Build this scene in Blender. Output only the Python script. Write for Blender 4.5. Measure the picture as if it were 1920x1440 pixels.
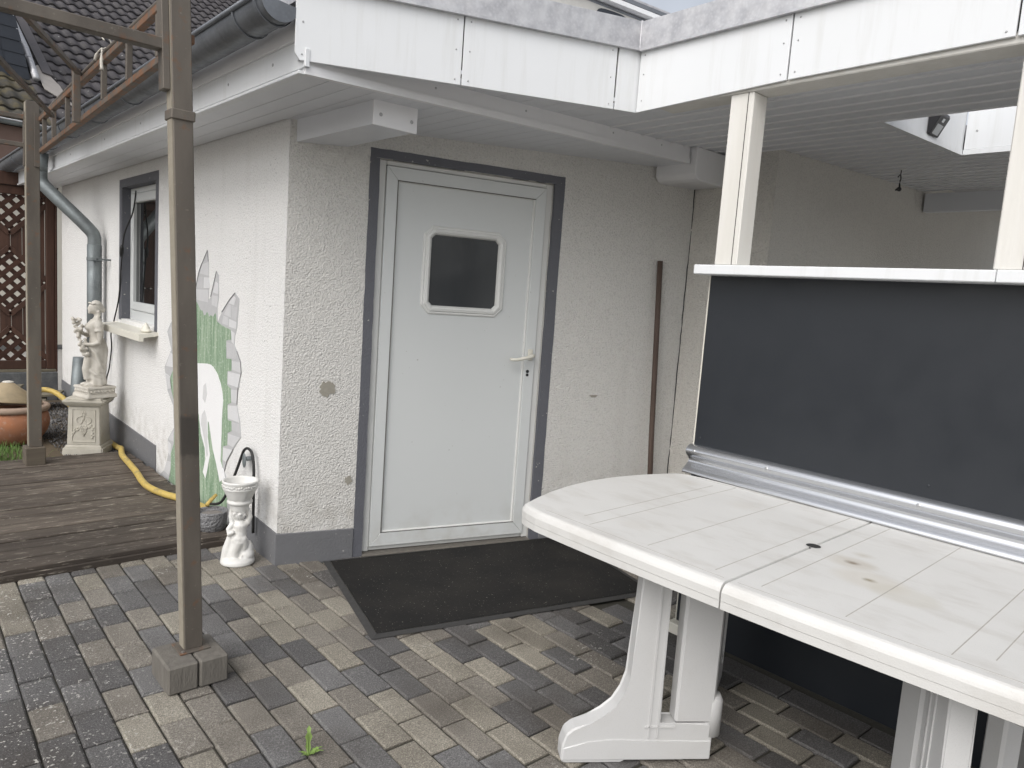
import bpy, bmesh, math, random
from mathutils import Vector, Matrix
for o in list(bpy.data.objects): bpy.data.objects.remove(o)
scn = bpy.context.scene; COL = scn.collection
random.seed(7); R = random.random
def U(a, b): return a + (b-a)*random.random()

# ------------------------------------------------------------------ camera, sky, sun, exposure
CAMP = Vector((-1.53015, -3.36816, 1.42))
cam = bpy.data.cameras.new('camera'); co = bpy.data.objects.new('camera', cam); COL.objects.link(co)
cam.sensor_width = 36; cam.lens = 1370/1920*36; cam.clip_start = .05; cam.clip_end = 3000
RT = ((0.746343, -0.027523, 0.664992), (-0.661844, -0.136135, 0.737176), (0.070240, -0.990308, -0.119820))
mw = Matrix([[RT[i][0], -RT[i][1], -RT[i][2], CAMP[i]] for i in range(3)] + [[0, 0, 0, 1]])
co.matrix_world = mw; scn.camera = co
W = bpy.data.worlds.new('World'); scn.world = W; W.use_nodes = True
nt = W.node_tree; bg = nt.nodes['Background']
sky = nt.nodes.new('ShaderNodeTexSky'); sky.sky_type = 'NISHITA'; sky.sun_disc = False
SUN_EL, SUN_AZ = math.radians(45), math.radians(203)      # direction the light comes from, az from +X anticlockwise
sky.sun_elevation = SUN_EL; sky.sun_rotation = math.pi/2 - SUN_AZ
sky.air_density = 1.0; sky.dust_density = 4.0; sky.ozone_density = 1.0
hs = nt.nodes.new('ShaderNodeHueSaturation'); hs.inputs['Saturation'].default_value = .32
tcw = nt.nodes.new('ShaderNodeTexCoord'); cn = nt.nodes.new('ShaderNodeTexNoise')
cn.inputs['Scale'].default_value = 3.5; cn.inputs['Detail'].default_value = 7
cr = nt.nodes.new('ShaderNodeMapRange'); cr.inputs[1].default_value = .35; cr.inputs[2].default_value = .7
cr.inputs[3].default_value = .85; cr.inputs[4].default_value = 1.3
mul = nt.nodes.new('ShaderNodeMixRGB'); mul.blend_type = 'MULTIPLY'; mul.inputs[0].default_value = 1
nt.links.new(tcw.outputs['Generated'], cn.inputs['Vector']); nt.links.new(cn.outputs[0], cr.inputs[0])
nt.links.new(sky.outputs[0], hs.inputs['Color']); nt.links.new(hs.outputs[0], mul.inputs[1]); nt.links.new(cr.outputs[0], mul.inputs[2])
nt.links.new(mul.outputs[0], bg.inputs[0]); bg.inputs[1].default_value = .15
sl = bpy.data.lights.new('sun', 'SUN'); so = bpy.data.objects.new('sun', sl); COL.objects.link(so)
sl.energy = .85; sl.angle = math.radians(75); sl.color = (1, 1, 1)
sd = Vector((math.cos(SUN_EL)*math.cos(SUN_AZ), math.cos(SUN_EL)*math.sin(SUN_AZ), math.sin(SUN_EL)))
so.rotation_euler = sd.to_track_quat('Z', 'Y').to_euler(); so.location = (0, 0, 12)
vs = scn.view_settings; vs.view_transform = 'Standard'; vs.look = 'None'; vs.gamma = 1; vs.exposure = .32
scn.render.engine = 'CYCLES'

# ------------------------------------------------------------------ helpers
WL = {}
def thing(name, label, cat, loc=(0, 0, 0), group=None, kind=None):
    o = bpy.data.objects.new(name, None); COL.objects.link(o); o.location = loc; o.empty_display_size = .1
    WL[o.name] = Vector(loc); tag(o, label, cat, group, kind); return o
def tag(o, label=None, cat=None, group=None, kind=None):
    if label: o['label'] = label
    if cat: o['category'] = cat
    if group: o['group'] = group
    if kind: o['kind'] = kind
    return o
def mk(name, vs_, fs, mat, parent=None, smooth=False, mats=None, midx=None):
    """world-space geometry -> one mesh object with its origin in its middle"""
    vs_ = [Vector(v) for v in vs_]
    lo = Vector([min(v[i] for v in vs_) for i in range(3)]); hi = Vector([max(v[i] for v in vs_) for i in range(3)])
    c = (lo+hi)/2
    me = bpy.data.meshes.new(name); me.from_pydata([v-c for v in vs_], [], fs); me.update()
    for m in (mats or [mat]): me.materials.append(m)
    if midx: me.polygons.foreach_set('material_index', midx)
    if smooth: me.polygons.foreach_set('use_smooth', [True]*len(me.polygons))
    return link(name, me, c, parent)
def link(name, me, c, parent):
    o = bpy.data.objects.new(name, me); COL.objects.link(o)
    WL[o.name] = Vector(c)
    if parent: o.parent = parent; o.location = Vector(c)-WL[parent.name]
    else: o.location = c
    return o
def from_bm(name, bm, mat, parent=None, smooth=False, mats=None):
    bmesh.ops.recalc_face_normals(bm, faces=bm.faces)
    lo = Vector([min(v.co[i] for v in bm.verts) for i in range(3)]); hi = Vector([max(v.co[i] for v in bm.verts) for i in range(3)])
    c = (lo+hi)/2
    bmesh.ops.translate(bm, verts=bm.verts, vec=-c)
    me = bpy.data.meshes.new(name); bm.to_mesh(me); bm.free()
    for m in (mats or [mat]): me.materials.append(m)
    if smooth: me.polygons.foreach_set('use_smooth', [True]*len(me.polygons))
    return link(name, me, c, parent)
def bbox(bm, a, b, fr=None, bev=0, seg=1):
    r = bmesh.ops.create_cube(bm, size=1); v = r['verts']
    for x in v:
        x.co = Vector(((a[0]+b[0])/2+x.co.x*(b[0]-a[0]), (a[1]+b[1])/2+x.co.y*(b[1]-a[1]), (a[2]+b[2])/2+x.co.z*(b[2]-a[2])))
    if bev:
        es = list({e for x in v for e in x.link_edges})
        rr = bmesh.ops.bevel(bm, geom=es, offset=bev, segments=seg, affect='EDGES', profile=.5); v = rr['verts'] if rr['verts'] else v
        v = list({q for f in rr['faces'] for q in f.verts} | {q for q in v if q.is_valid})
    if fr:
        for x in v: x.co = fr(x.co)
    return v
def box(name, a, b, mat, parent=None, fr=None, bev=.002, seg=1):
    bm = bmesh.new(); bbox(bm, a, b, None, bev, seg)
    if fr:
        for x in bm.verts: x.co = fr(x.co)
    return from_bm(name, bm, mat, parent)
def prism(name, pts, ext, mat, parent=None, bev=0, smooth=False):
    """closed polygon of 3-D points extruded by vector ext"""
    bm = bmesh.new(); n = len(pts); e = Vector(ext)
    a = [bm.verts.new(Vector(p)) for p in pts]; b = [bm.verts.new(Vector(p)+e) for p in pts]
    bm.faces.new(a); bm.faces.new(b[::-1])
    for i in range(n): bm.faces.new((a[i], a[(i+1) % n], b[(i+1) % n], b[i]))
    if bev: bmesh.ops.bevel(bm, geom=list(bm.edges), offset=bev, segments=1, affect='EDGES')
    return from_bm(name, bm, mat, parent, smooth)
def tube(bm, pts, rad, n=10, cap=True):
    pts = [Vector(p) for p in pts]; rads = rad if isinstance(rad, (list, tuple)) else [rad]*len(pts)
    rings = []; up = None
    for i, p in enumerate(pts):
        t = (pts[min(i+1, len(pts)-1)]-pts[max(i-1, 0)]).normalized()
        if up is None: up = Vector((0, 0, 1)) if abs(t.z) < .9 else Vector((1, 0, 0))
        s = t.cross(up).normalized(); up = s.cross(t).normalized()
        rings.append([bm.verts.new(p+(s*math.cos(k*2*math.pi/n)+up*math.sin(k*2*math.pi/n))*rads[i]) for k in range(n)])
    for i in range(len(rings)-1):
        for k in range(n): bm.faces.new((rings[i][k], rings[i][(k+1) % n], rings[i+1][(k+1) % n], rings[i+1][k]))
    if cap: bm.faces.new(rings[0][::-1]); bm.faces.new(rings[-1])
def tubeo(name, pts, rad, mat, parent=None, n=10, sm=True, spl=0):
    if spl: pts = spline(pts, spl)
    bm = bmesh.new(); tube(bm, pts, rad, n); return from_bm(name, bm, mat, parent, sm)
def spline(P, k=6):
    P = [Vector(p) for p in P]; out = []
    for i in range(len(P)-1):
        a, b, c, d = P[max(i-1, 0)], P[i], P[i+1], P[min(i+2, len(P)-1)]
        for j in range(k):
            t = j/k
            out.append(.5*((2*b)+(c-a)*t+(2*a-5*b+4*c-d)*t*t+(3*b-a-3*c+d)*t**3))
    out.append(P[-1]); return out
def ell(bm, c, r, rot=0, seg=14, tilt=None):
    rr = bmesh.ops.create_uvsphere(bm, u_segments=seg, v_segments=max(6, seg*2//3), radius=1)
    m = Matrix.Translation(Vector(c)) @ Matrix.Rotation(rot, 4, 'Z') @ (tilt if tilt else Matrix()) @ Matrix.Diagonal((*r, 1))
    bmesh.ops.transform(bm, matrix=m, verts=rr['verts'])
def lathe(bm, c, prof, n=24, sx=1, sy=1):
    rings = [[bm.verts.new((c[0]+r*sx*math.cos(k*2*math.pi/n), c[1]+r*sy*math.sin(k*2*math.pi/n), c[2]+z)) for k in range(n)] for r, z in prof]
    for i in range(len(rings)-1):
        for k in range(n): bm.faces.new((rings[i][k], rings[i][(k+1) % n], rings[i+1][(k+1) % n], rings[i+1][k]))
    bm.faces.new(rings[0][::-1]); bm.faces.new(rings[-1])
def fuse(name, bm, mat, parent, voxel, smooth_it=2):
    """melt overlapping shapes into one continuous surface"""
    me = bpy.data.meshes.new('tmp'); bm.to_mesh(me); bm.free()
    o = bpy.data.objects.new('tmp', me); COL.objects.link(o)
    m = o.modifiers.new('r', 'REMESH'); m.mode = 'VOXEL'; m.voxel_size = voxel
    s = o.modifiers.new('s', 'SMOOTH'); s.factor = .5; s.iterations = smooth_it
    dg = bpy.context.evaluated_depsgraph_get(); ev = o.evaluated_get(dg)
    me2 = bpy.data.meshes.new_from_object(ev); bpy.data.objects.remove(o)
    b2 = bmesh.new(); b2.from_mesh(me2); bpy.data.meshes.remove(me2)
    return from_bm(name, b2, mat, parent, True)

# ------------------------------------------------------------------ materials
class MB:
    def __init__(s, name):
        s.m = bpy.data.materials.new(name); s.m.use_nodes = True; s.t = s.m.node_tree
        s.b = s.t.nodes['Principled BSDF']; s.geo = s.t.nodes.new('ShaderNodeNewGeometry'); s.h = None
    def n(s, k): return s.t.nodes.new(k)
    def l(s, a, b): s.t.links.new(a, b)
    def pos(s, sc=(1, 1, 1), rot=(0, 0, 0)):
        m = s.n('ShaderNodeMapping'); s.l(s.geo.outputs['Position'], m.inputs[0])
        m.inputs['Scale'].default_value = sc; m.inputs['Rotation'].default_value = rot; return m.outputs[0]
    def noise(s, scale, det=4, sc=(1, 1, 1), rough=.55, rot=(0, 0, 0)):
        t = s.n('ShaderNodeTexNoise'); t.inputs['Scale'].default_value = scale; t.inputs['Detail'].default_value = det
        t.inputs['Roughness'].default_value = rough; s.l(s.pos(sc, rot), t.inputs['Vector']); return t.outputs[0]
    def vor(s, scale, feat='F1', sc=(1, 1, 1)):
        t = s.n('ShaderNodeTexVoronoi'); t.feature = feat; t.inputs['Scale'].default_value = scale
        s.l(s.pos(sc), t.inputs['Vector']); return t.outputs['Distance']
    def rng(s, v, a, b, c=0, d=1, clamp=True):
        r = s.n('ShaderNodeMapRange'); r.clamp = clamp; s.l(v, r.inputs[0])
        for i, x in enumerate((a, b, c, d)): r.inputs[i+1].default_value = x
        return r.outputs[0]
    def math(s, op, a, b):
        r = s.n('ShaderNodeMath'); r.operation = op
        for i, x in enumerate((a, b)):
            if isinstance(x, (int, float)): r.inputs[i].default_value = x
            else: s.l(x, r.inputs[i])
        return r.outputs[0]
    def mix(s, fac, a, b, mode='MIX'):
        r = s.n('ShaderNodeMixRGB'); r.blend_type = mode
        for i, x in enumerate((fac, a, b)):
            if isinstance(x, (int, float)): r.inputs[i].default_value = x
            elif isinstance(x, tuple): r.inputs[i].default_value = (*x, 1)
            else: s.l(x, r.inputs[i])
        return r.outputs[0]
    def rnd(s):
        o = s.n('ShaderNodeObjectInfo'); return o.outputs['Random']
    def xyz(s):
        o = s.n('ShaderNodeSeparateXYZ'); s.l(s.geo.outputs['Position'], o.inputs[0]); return o.outputs
    def bump(s, v, dist=.003, st=1):
        b = s.n('ShaderNodeBump'); b.inputs['Distance'].default_value = dist; b.inputs['Strength'].default_value = st
        s.l(v, b.inputs['Height'])
        if s.h is not None: s.l(s.h, b.inputs['Normal'])
        s.h = b.outputs[0]; s.l(s.h, s.b.inputs['Normal'])
    def done(s, col, rough=.6, metal=0, spec=.4):
        for k, x in (('Base Color', col), ('Roughness', rough), ('Metallic', metal), ('Specular IOR Level', spec)):
            if isinstance(x, tuple): s.b.inputs[k].default_value = (*x, 1)
            elif isinstance(x, (int, float)): s.b.inputs[k].default_value = x
            else: s.l(x, s.b.inputs[k])
        return s.m
def simple(name, col, rough=.5, var=.12, vs_=14, bump=0, bs=120, metal=0, spec=.4, dirt=None, dscale=3):
    m = MB(name); c2 = tuple(x*(1-var) for x in col); c = m.mix(m.noise(vs_, 5), col, c2)
    if dirt: c = m.mix(m.rng(m.noise(dscale, 7, rough=.65), .45, .95, 0, .75), c, dirt)
    if bump: m.bump(m.noise(bs, 3), bump)
    r = m.rng(m.noise(vs_*2, 3), .3, .7, max(rough-.08, 0), min(rough+.08, 1))
    return m.done(c, r, metal, spec)

def plaster(name, col, d=.004, specks=.0):
    m = MB(name)
    c = m.mix(m.noise(1.6, 5), col, tuple(x*.93 for x in col))
    g = m.noise(112, 3, rough=.6); v = m.vor(130, 'SMOOTH_F1')
    c = m.mix(m.rng(g, .36, .50, .30, 0), c, tuple(x*.5 for x in col))
    streak = m.noise(9, 4, sc=(1, 1, .12))
    c = m.mix(m.rng(streak, .55, .8, 0, .16), c, (.42, .40, .36))
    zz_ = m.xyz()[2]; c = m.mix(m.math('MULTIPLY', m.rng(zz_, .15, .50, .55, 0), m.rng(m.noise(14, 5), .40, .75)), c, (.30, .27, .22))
    if specks: c = m.mix(m.math('MULTIPLY', m.rng(m.noise(90, 2), .66, .70), m.rng(m.noise(3, 3), .45, .6, 0, specks)), c, (.09, .09, .08))
    m.bump(m.math('ADD', g, m.math('MULTIPLY', v, .5)), d)
    return m.done(c, .85, 0, .25)
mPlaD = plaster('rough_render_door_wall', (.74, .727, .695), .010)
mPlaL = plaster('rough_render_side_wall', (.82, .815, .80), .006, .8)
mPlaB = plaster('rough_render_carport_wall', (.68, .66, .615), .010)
def paint(name, col, wear=(.5, .48, .45), amt=.0):
    m = MB(name); c = m.mix(m.noise(18, 5), col, tuple(x*.82 for x in col))
    c = m.mix(m.rng(m.noise(34, 6), .68, .71, 0, amt), c, wear); m.bump(m.noise(110, 3), .003); return m.done(c, .6, 0, .4)
mAnth = paint('anthracite_masonry_paint', (.128, .132, .150), amt=.9)
mPlinth = paint('grey_plinth_paint', (.17, .172, .18), amt=.6)
mShadowLine = simple('shadow_line_grey', (.14, .135, .125), .8)
mCem = simple('bare_cement', (.36, .34, .29), .9, .25, 40, .002, 160)
mPVC = MB('white_door_plastic'); _c = mPVC.mix(mPVC.noise(2, 4), (.635, .655, .65), (.61, .63, .625)); _c = mPVC.mix(mPVC.math('MULTIPLY', mPVC.rng(mPVC.noise(48, 3), .73, .76), .5), _c, (.25, .23, .2)); _c = mPVC.mix(mPVC.math('MULTIPLY', mPVC.rng(mPVC.xyz()[2], .05, .30, .5, 0), mPVC.rng(mPVC.noise(9, 6), .42, .8)), _c, (.36, .33, .27)); mPVC = mPVC.done(_c, .36, 0, .45)
mPVC2 = simple('white_frame_plastic', (.69, .695, .675), .35, .04, 6)
mCream = simple('cream_plastic', (.70, .68, .60), .4, .06, 10)
mWhite = MB('white_fascia_paint'); _c = mWhite.mix(mWhite.noise(3, 5), (.72, .735, .75), (.68, .695, .705)); _c = mWhite.mix(mWhite.rng(mWhite.noise(22, 5, sc=(1, 1, .07), rough=.65), .52, .8, 0, .35), _c, (.50, .50, .47)); mWhite.bump(mWhite.noise(2.5, 2), .004); mWhite = mWhite.done(_c, .45, 0, .4)
mWhiteB = simple('white_beam_paint', (.80, .80, .81), .5, .05, 7)
mSoff = simple('white_soffit_boards', (.71, .725, .755), .45, .05, 4)
mPost = MB('white_painted_timber'); _c = mPost.mix(mPost.noise(16, 6, sc=(1, 1, .1)), (.74, .73, .70), (.58, .56, .51)); mPost.bump(mPost.noise(60, 4, sc=(1, 1, .06)), .0015); mPost = mPost.done(_c, .6)
def zinc(name, a, b, rough=.45, metal=.75, sc=18):
    m = MB(name); c = m.mix(m.rng(m.noise(sc, 6), .35, .7), a, b)
    c = m.mix(m.rng(m.vor(70), .1, .5, .25, 0), c, tuple(x*1.2 for x in a)); m.bump(m.noise(45, 3), .0006)
    return m.done(c, m.rng(m.noise(30, 3), .3, .7, rough-.1, rough+.12), metal, .5)
mZinc = zinc('galvanised_zinc', (.58, .58, .59), (.40, .40, .42), .5, .55)
mGut = zinc('weathered_zinc_gutter', (.20, .215, .235), (.145, .155, .17), .5, .4, 6)
mPipe = zinc('zinc_downpipe', (.20, .225, .23), (.14, .155, .16), .5, .45, 8)
mAlu = MB('brushed_aluminium_trim'); mAlu = mAlu.done((.60, .61, .63), .26, .92, .5)
mScrew = simple('steel_screw', (.45, .45, .45), .35, .1, metal=.9)
mGap = simple('dark_joint', (.03, .03, .03), .9)
mDark = simple('anthracite_panel', (.019, .022, .027), .38, .06, 4, .0002, 60, spec=.45)
mGlass = MB('dark_door_glass'); mGlass = mGlass.done(mGlass.mix(mGlass.noise(4, 3, sc=(1, 1, .25)), (.024, .027, .030), (.070, .074, .078)), .14, 0, .5)
mPane = MB('window_glass'); mPane = mPane.done((.012, .013, .013), .02, 0, .6)
mBlack = simple('black_plastic', (.018, .018, .02), .4)
mRubber = simple('black_rubber_cable', (.02, .02, .02), .55)
def steel(name, rust, stain=False):
    m = MB(name); c = m.mix(m.rng(m.noise(9, 5, sc=(1, 1, .3)), .35, .7), (.108, .094, .080), (.155, .136, .114))
    c = m.mix(m.rng(m.noise(22, 6), .62-rust*.25, .72-rust*.15, 0, .35+.5*rust), c, (.22, .095, .04))
    c = m.mix(m.rng(m.noise(70, 4), .66, .72, 0, .35), c, (.3, .27, .22)); m.bump(m.noise(120, 4), .0006)
    if stain:
        h = m.math('ADD', m.xyz()[2], m.math('MULTIPLY', m.noise(22, 4), .06)); k = m.math('MULTIPLY', m.rng(h, .82, .835), m.rng(h, .965, .985, 1, 0)); c = m.mix(m.math('MULTIPLY', k, .55), c, (.035, .032, .029))
    return m.done(c, .6, .25, .4)
mSteel = steel('weathered_steel_post', .10); mSteelP = steel('stained_steel_post', .08, True); mRust = steel('rusty_steel_rail', .85); mSteelB = steel('brown_painted_steel', .45)
mPostFace = simple('pale_steel_edge', (.33, .295, .235), .6, .3, 25)
def paver(name, a, b):
    m = MB(name); r = m.rnd()
    c = m.mix(r, a, b); c = m.mix(m.rng(m.noise(7, 4), .3, .7, 0, .35), c, tuple(x*.72 for x in a))
    g = m.noise(240, 3, rough=.75); c = m.mix(m.rng(g, .30, .50, .65, 0), c, (.02, .02, .02)); c = m.mix(m.rng(g, .54, .66, 0, .6), c, tuple(min(1, x*2) for x in b))
    x = m.xyz()
    grime = m.math('MULTIPLY', m.rng(m.noise(2.2, 5), .45, .65), .45); c = m.mix(grime, c, (.065, .055, .045))
    zone = m.rng(x[0], -1.45, -.62, 1, 0); zone = m.math('MAXIMUM', zone, m.rng(m.noise(1.7, 2), .60, .68, 0, .75))
    dens = m.noise(11, 3); li = m.math('ADD', m.noise(75, 2), m.math('MULTIPLY', m.rng(dens, .3, .75), .16))
    lich = m.math('MULTIPLY', m.rng(li, .705, .735), zone); c = m.mix(lich, c, (.62, .60, .55))
    lich2 = m.math('MULTIPLY', m.rng(m.math('ADD', m.noise(34, 4, rough=.7), m.math('MULTIPLY', m.rng(m.noise(3.5, 2), .4, .7), .10)), .71, .735), m.rng(x[0], -1.0, -.7, 1, 0)); c = m.mix(lich2, c, (.62, .61, .57))
    m.bump(g, .0035, 1); return m.done(c, .92, 0, .2)
mPav = [paver('paver_charcoal', (.108, .104, .103), (.148, .144, .142)), paver('paver_slate', (.153, .149, .147), (.195, .191, .188)),
        paver('paver_sand', (.270, .247, .205), (.335, .309, .258)), paver('paver_taupe', (.200, .183, .160), (.255, .234, .202))]
mSand = simple('joint_sand', (.06, .056, .044), .95, .4, 60, .003, 200)
mConc = MB('concrete_block'); _c = mConc.mix(mConc.noise(40, 5, sc=(1, 1, .25)), (.20, .185, .16), (.085, .078, .07)); mConc.bump(mConc.noise(150, 3, sc=(1, 1, .3)), .003); mConc = mConc.done(_c, .9)
mMat = MB('dark_ribbed_mat'); _w = mMat.n('ShaderNodeTexWave'); _w.inputs['Scale'].default_value = 75; _w.inputs['Distortion'].default_value = .1; mMat.l(mMat.pos((1, 1, 1), (0, 0, .27)), _w.inputs[0])
_c = mMat.mix(mMat.rng(mMat.noise(3.5, 6), .4, .75, 0, .6), (.017, .0165, .016), (.036, .033, .029)); _c = mMat.mix(mMat.rng(mMat.noise(150, 2), .715, .735, 0, .85), _c, (.4, .38, .33)); mMat.bump(mMat.math('ADD', mMat.math('MULTIPLY', _w.outputs[0], .5), mMat.noise(300, 2)), .0018); mMat = mMat.done(_c, .9, 0, .2)
mMatE = simple('rubber_mat_edge', (.045, .044, .043), .6, .2, 20)
def deckm():
    m = MB('weathered_deck_wood'); r = m.rnd()
    g = m.noise(14, 6, sc=(.12, 1, 1), rough=.7); c = m.mix(m.rng(g, .3, .7), (.06, .048, .04), (.165, .138, .113))
    c = m.mix(m.rng(r, 0, 1, .0, .75), c, (.04, .033, .028)); fl = m.noise(60, 5, sc=(.16, 1, 1), rough=.7)
    c = m.mix(m.rng(fl, .57, .66, 0, .8), c, (.33, .295, .245)); c = m.mix(m.rng(m.noise(1.3, 3), .5, .7, 0, .45), c, (.028, .024, .021))
    c = m.mix(m.rng(m.noise(85, 2), .76, .78), c, (.6, .58, .54)); m.bump(m.math('ADD', fl, g), .003); return m.done(c, .85, 0, .25)
mDeck = deckm()
def wood(name, a, b, ax=2, rough=.6):
    m = MB(name); sc = [1, 1, 1]; sc[ax] = .08
    c = m.mix(m.rng(m.noise(26, 6, sc=tuple(sc)), .3, .7), a, b); r = m.rnd(); c = m.mix(m.math('MULTIPLY', r, .5), c, tuple(x*.6 for x in a))
    m.bump(m.noise(60, 4, sc=tuple(sc)), .0015); return m.done(c, rough, 0, .35)
mFence = wood('brown_stained_fence_wood', (.050, .024, .016), (.085, .042, .028))
mLat = wood('dark_lattice_wood', (.040, .017, .011), (.07, .03, .019), 0)
mStick = wood('brown_pole_wood', (.075, .052, .042), (.125, .09, .073), 2, .7)
mGreyW = wood('grey_old_timber', (.11, .09, .07), (.2, .17, .13), 0, .85)
mStat = simple('aged_cast_stone', (.64, .61, .55), .75, .16, 30, .0012, 140, dirt=(.38, .34, .27), dscale=14)
mPed = simple('weathered_cast_stone', (.56, .53, .46), .8, .2, 22, .002, 160, dirt=(.33, .31, .24), dscale=9)
mCher = simple('white_glazed_plaster', (.69, .685, .66), .5, .08, 22, .0006, 150, dirt=(.55, .52, .46), dscale=18)
mTerra = MB('terracotta'); _z = mTerra.xyz(); _c = mTerra.mix(mTerra.rng(mTerra.noise(7, 5), .35, .7), (.40, .17, .085), (.28, .14, .09)); _c = mTerra.mix(mTerra.rng(mTerra.noise(18, 5), .56, .68, 0, .55), _c, (.42, .34, .28)); mTerra.bump(mTerra.noise(60, 3), .0015); mTerra = mTerra.done(_c, .8)
mTerraR = simple('bleached_terracotta', (.40, .30, .235), .85, .25, 15, .0015, 80)
mLid = simple('sandy_cone_lid', (.40, .32, .205), .85, .25, 20, .002, 90, dirt=(.2, .17, .12), dscale=8)
mGreyPot = MB('grey_hammered_glaze'); _v = mGreyPot.vor(95); _c = mGreyPot.mix(mGreyPot.rng(_v, .1, .5), (.09, .092, .1), (.23, .23, .235)); mGreyPot.bump(_v, .006); mGreyPot = mGreyPot.done(_c, .4)
mSoil = simple('pale_soil_ash', (.28, .26, .24), .95, .5, 40, .006, 60)
mHose = MB('yellow_hose'); _c = mHose.mix(mHose.rng(mHose.noise(28, 5), .5, .72), (.50, .365, .10), (.27, .21, .10)); mHose.bump(mHose.noise(120, 2, sc=(1, 3, 1)), .0015); mHose = mHose.done(_c, .5)
mGreen = MB('green_mural_paint'); _c = mGreen.mix(mGreen.rng(mGreen.noise(38, 5, sc=(1, 1, .09)), .38, .66), (.17, .265, .17), (.37, .455, .34)); _c = mGreen.mix(mGreen.rng(mGreen.noise(3, 3), .4, .7, 0, .4), _c, (.26, .35, .245)); _c = mGreen.mix(mGreen.rng(mGreen.noise(70, 4), .56, .68, 0, .55), _c, (.55, .6, .53)); mGreen.bump(mGreen.noise(130, 3), .002); mGreen = mGreen.done(_c, .8, 0, .2)
mStone = [simple('mural_stone_%s' % n, c, .8, .12, 20, .002, 130) for n, c in (('light', (.66, .66, .665)), ('mid', (.59, .59, .595)), ('dark', (.53, .53, .535)), ('joint', (.49, .49, .495)))]
mLine = simple('mural_outline_paint', (.30, .30, .30), .8, .3, 30)
mHorse = simple('mural_white_paint', (.80, .80, .80), .8, .06, 9, .002, 130)
mHorseS = simple('mural_grey_wash', (.62, .62, .62), .8, .1, 12, .002, 130)
def tabm():
    m = MB('white_garden_table_plastic'); x = m.xyz()
    c = m.mix(m.noise(6, 5, sc=(1.2, .8, 1)), (.655, .65, .63), (.575, .57, .55))
    c = m.mix(m.rng(m.noise(420, 2), .60, .68, 0, .22), c, (.42, .41, .39))
    c = m.mix(m.rng(m.noise(8, 6, sc=(1.7, .6, 1), rough=.6), .50, .80, 0, .55), c, (.42, .395, .355))
    # cup rings and leaf stains
    for cx, cy, r1, r2, a, colr in ((.60, -2.53, .035, .062, .35, (.42, .37, .29)), (.60, -2.53, .0, .02, .9, (.16, .11, .06)), (.50, -2.62, .05, .085, .3, (.5, .45, .36)), (.50, -2.62, .0, .018, .8, (.22, .18, .1)), (.47, -2.72, .055, .075, .3, (.47, .44, .36)), (.30, -1.97, .02, .05, .25, (.5, .47, .42)), (.70, -2.52, .0, .03, .5, (.4, .36, .28)), (.95, -1.72, .0, .05, .35, (.42, .38, .31)), (.85, -2.03, .0, .06, .25, (.5, .45, .38))):
        dx = m.math('SUBTRACT', x[0], cx); dy = m.math('MULTIPLY', m.math('SUBTRACT', x[1], cy), .75)
        d = m.math('SQRT', m.math('ADD', m.math('MULTIPLY', dx, dx), m.math('MULTIPLY', dy, dy)), 0)
        d = m.math('ADD', d, m.math('MULTIPLY', m.noise(22, 3), .02)); c = m.mix(m.rng(d, r1+.01, r2+.01, a, 0), c, colr)
    m.bump(m.noise(260, 2), .0005); return m.done(c, .45, 0, .4)
mTab = tabm()
mLeg = MB('speckled_table_leg_plastic'); _c = mLeg.mix(mLeg.rng(mLeg.noise(420, 2), .58, .68, 0, .25), (.54, .54, .535), (.34, .34, .34)); _c = mLeg.mix(mLeg.rng(mLeg.noise(6, 5), .5, .75, 0, .2), _c, (.4, .38, .34)); mLeg = mLeg.done(_c, .5, 0, .4)
mGroove = simple('grimy_groove', (.46, .44, .405), .8, .3, 30)
mTile = MB('dark_roof_tile'); _r = mTile.rnd(); _c = mTile.mix(_r, (.052, .048, .052), (.085, .078, .082)); _c = mTile.mix(mTile.rng(mTile.noise(6, 5), .5, .7, 0, .5), _c, (.10, .095, .09)); _c = mTile.mix(mTile.rng(mTile.noise(16, 2), .74, .76), _c, (.5, .5, .47)); mTile.bump(mTile.noise(60, 3), .002); mTile = mTile.done(_c, .6)
mMoss = simple('mossy_roof_tile', (.085, .08, .07), .85, .4, 6, .003, 30, dirt=(.26, .2, .06), dscale=4)
mSlate = simple('dark_slate_cladding', (.04, .046, .058), .55, .25, 6)
mBrownB = simple('brown_eaves_board', (.16, .105, .085), .7, .2, 6)
mLead = simple('lead_flashing', (.42, .39, .36), .55, .25, 8, .003, 20, metal=.4)
mHouse = simple('pale_house_wall', (.6, .57, .5), .9, .1, 4)
mGravel = MB('dark_gravel'); _v = mGravel.vor(75); _c = mGravel.mix(mGravel.noise(75, 2), (.05, .05, .052), (.23, .22, .21)); mGravel.bump(_v, .012); mGravel = mGravel.done(_c, .9)
mStoneG = [simple('gravel_chip_%d' % i, (.06+.075*i, .058+.073*i, .058+.07*i), .85, .3, 40) for i in range(3)]
mSoilG = simple('bare_garden_soil', (.13, .10, .065), .95, .45, 12, .008, 40)
def leafm(name, a, b):
    m = MB(name); c = m.mix(m.noise(35, 3), a, b); m.b.inputs['Subsurface Weight'].default_value = 0; return m.done(c, .55, 0, .3)
mGrass = leafm('grass_blades', (.055, .12, .025), (.12, .2, .045)); mWeed = leafm('dandelion_leaf', (.13, .22, .05), (.22, .30, .09))
mBase = simple('mortared_base_wall', (.11, .115, .12), .85, .35, 8, .003, 60, dirt=(.3, .3, .28), dscale=6)
mOldTile = simple('mossy_old_boards', (.19, .17, .125), .9, .4, 9, .003, 40)
mString = simple('frayed_white_string', (.55, .52, .46), .9)
mLampF = simple('lamp_lens', (.5, .52, .53), .35, .1, 50)
mPale = simple('mottled_pale_metal', (.58, .57, .54), .55, .35, 9, .0008, 30)
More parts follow.
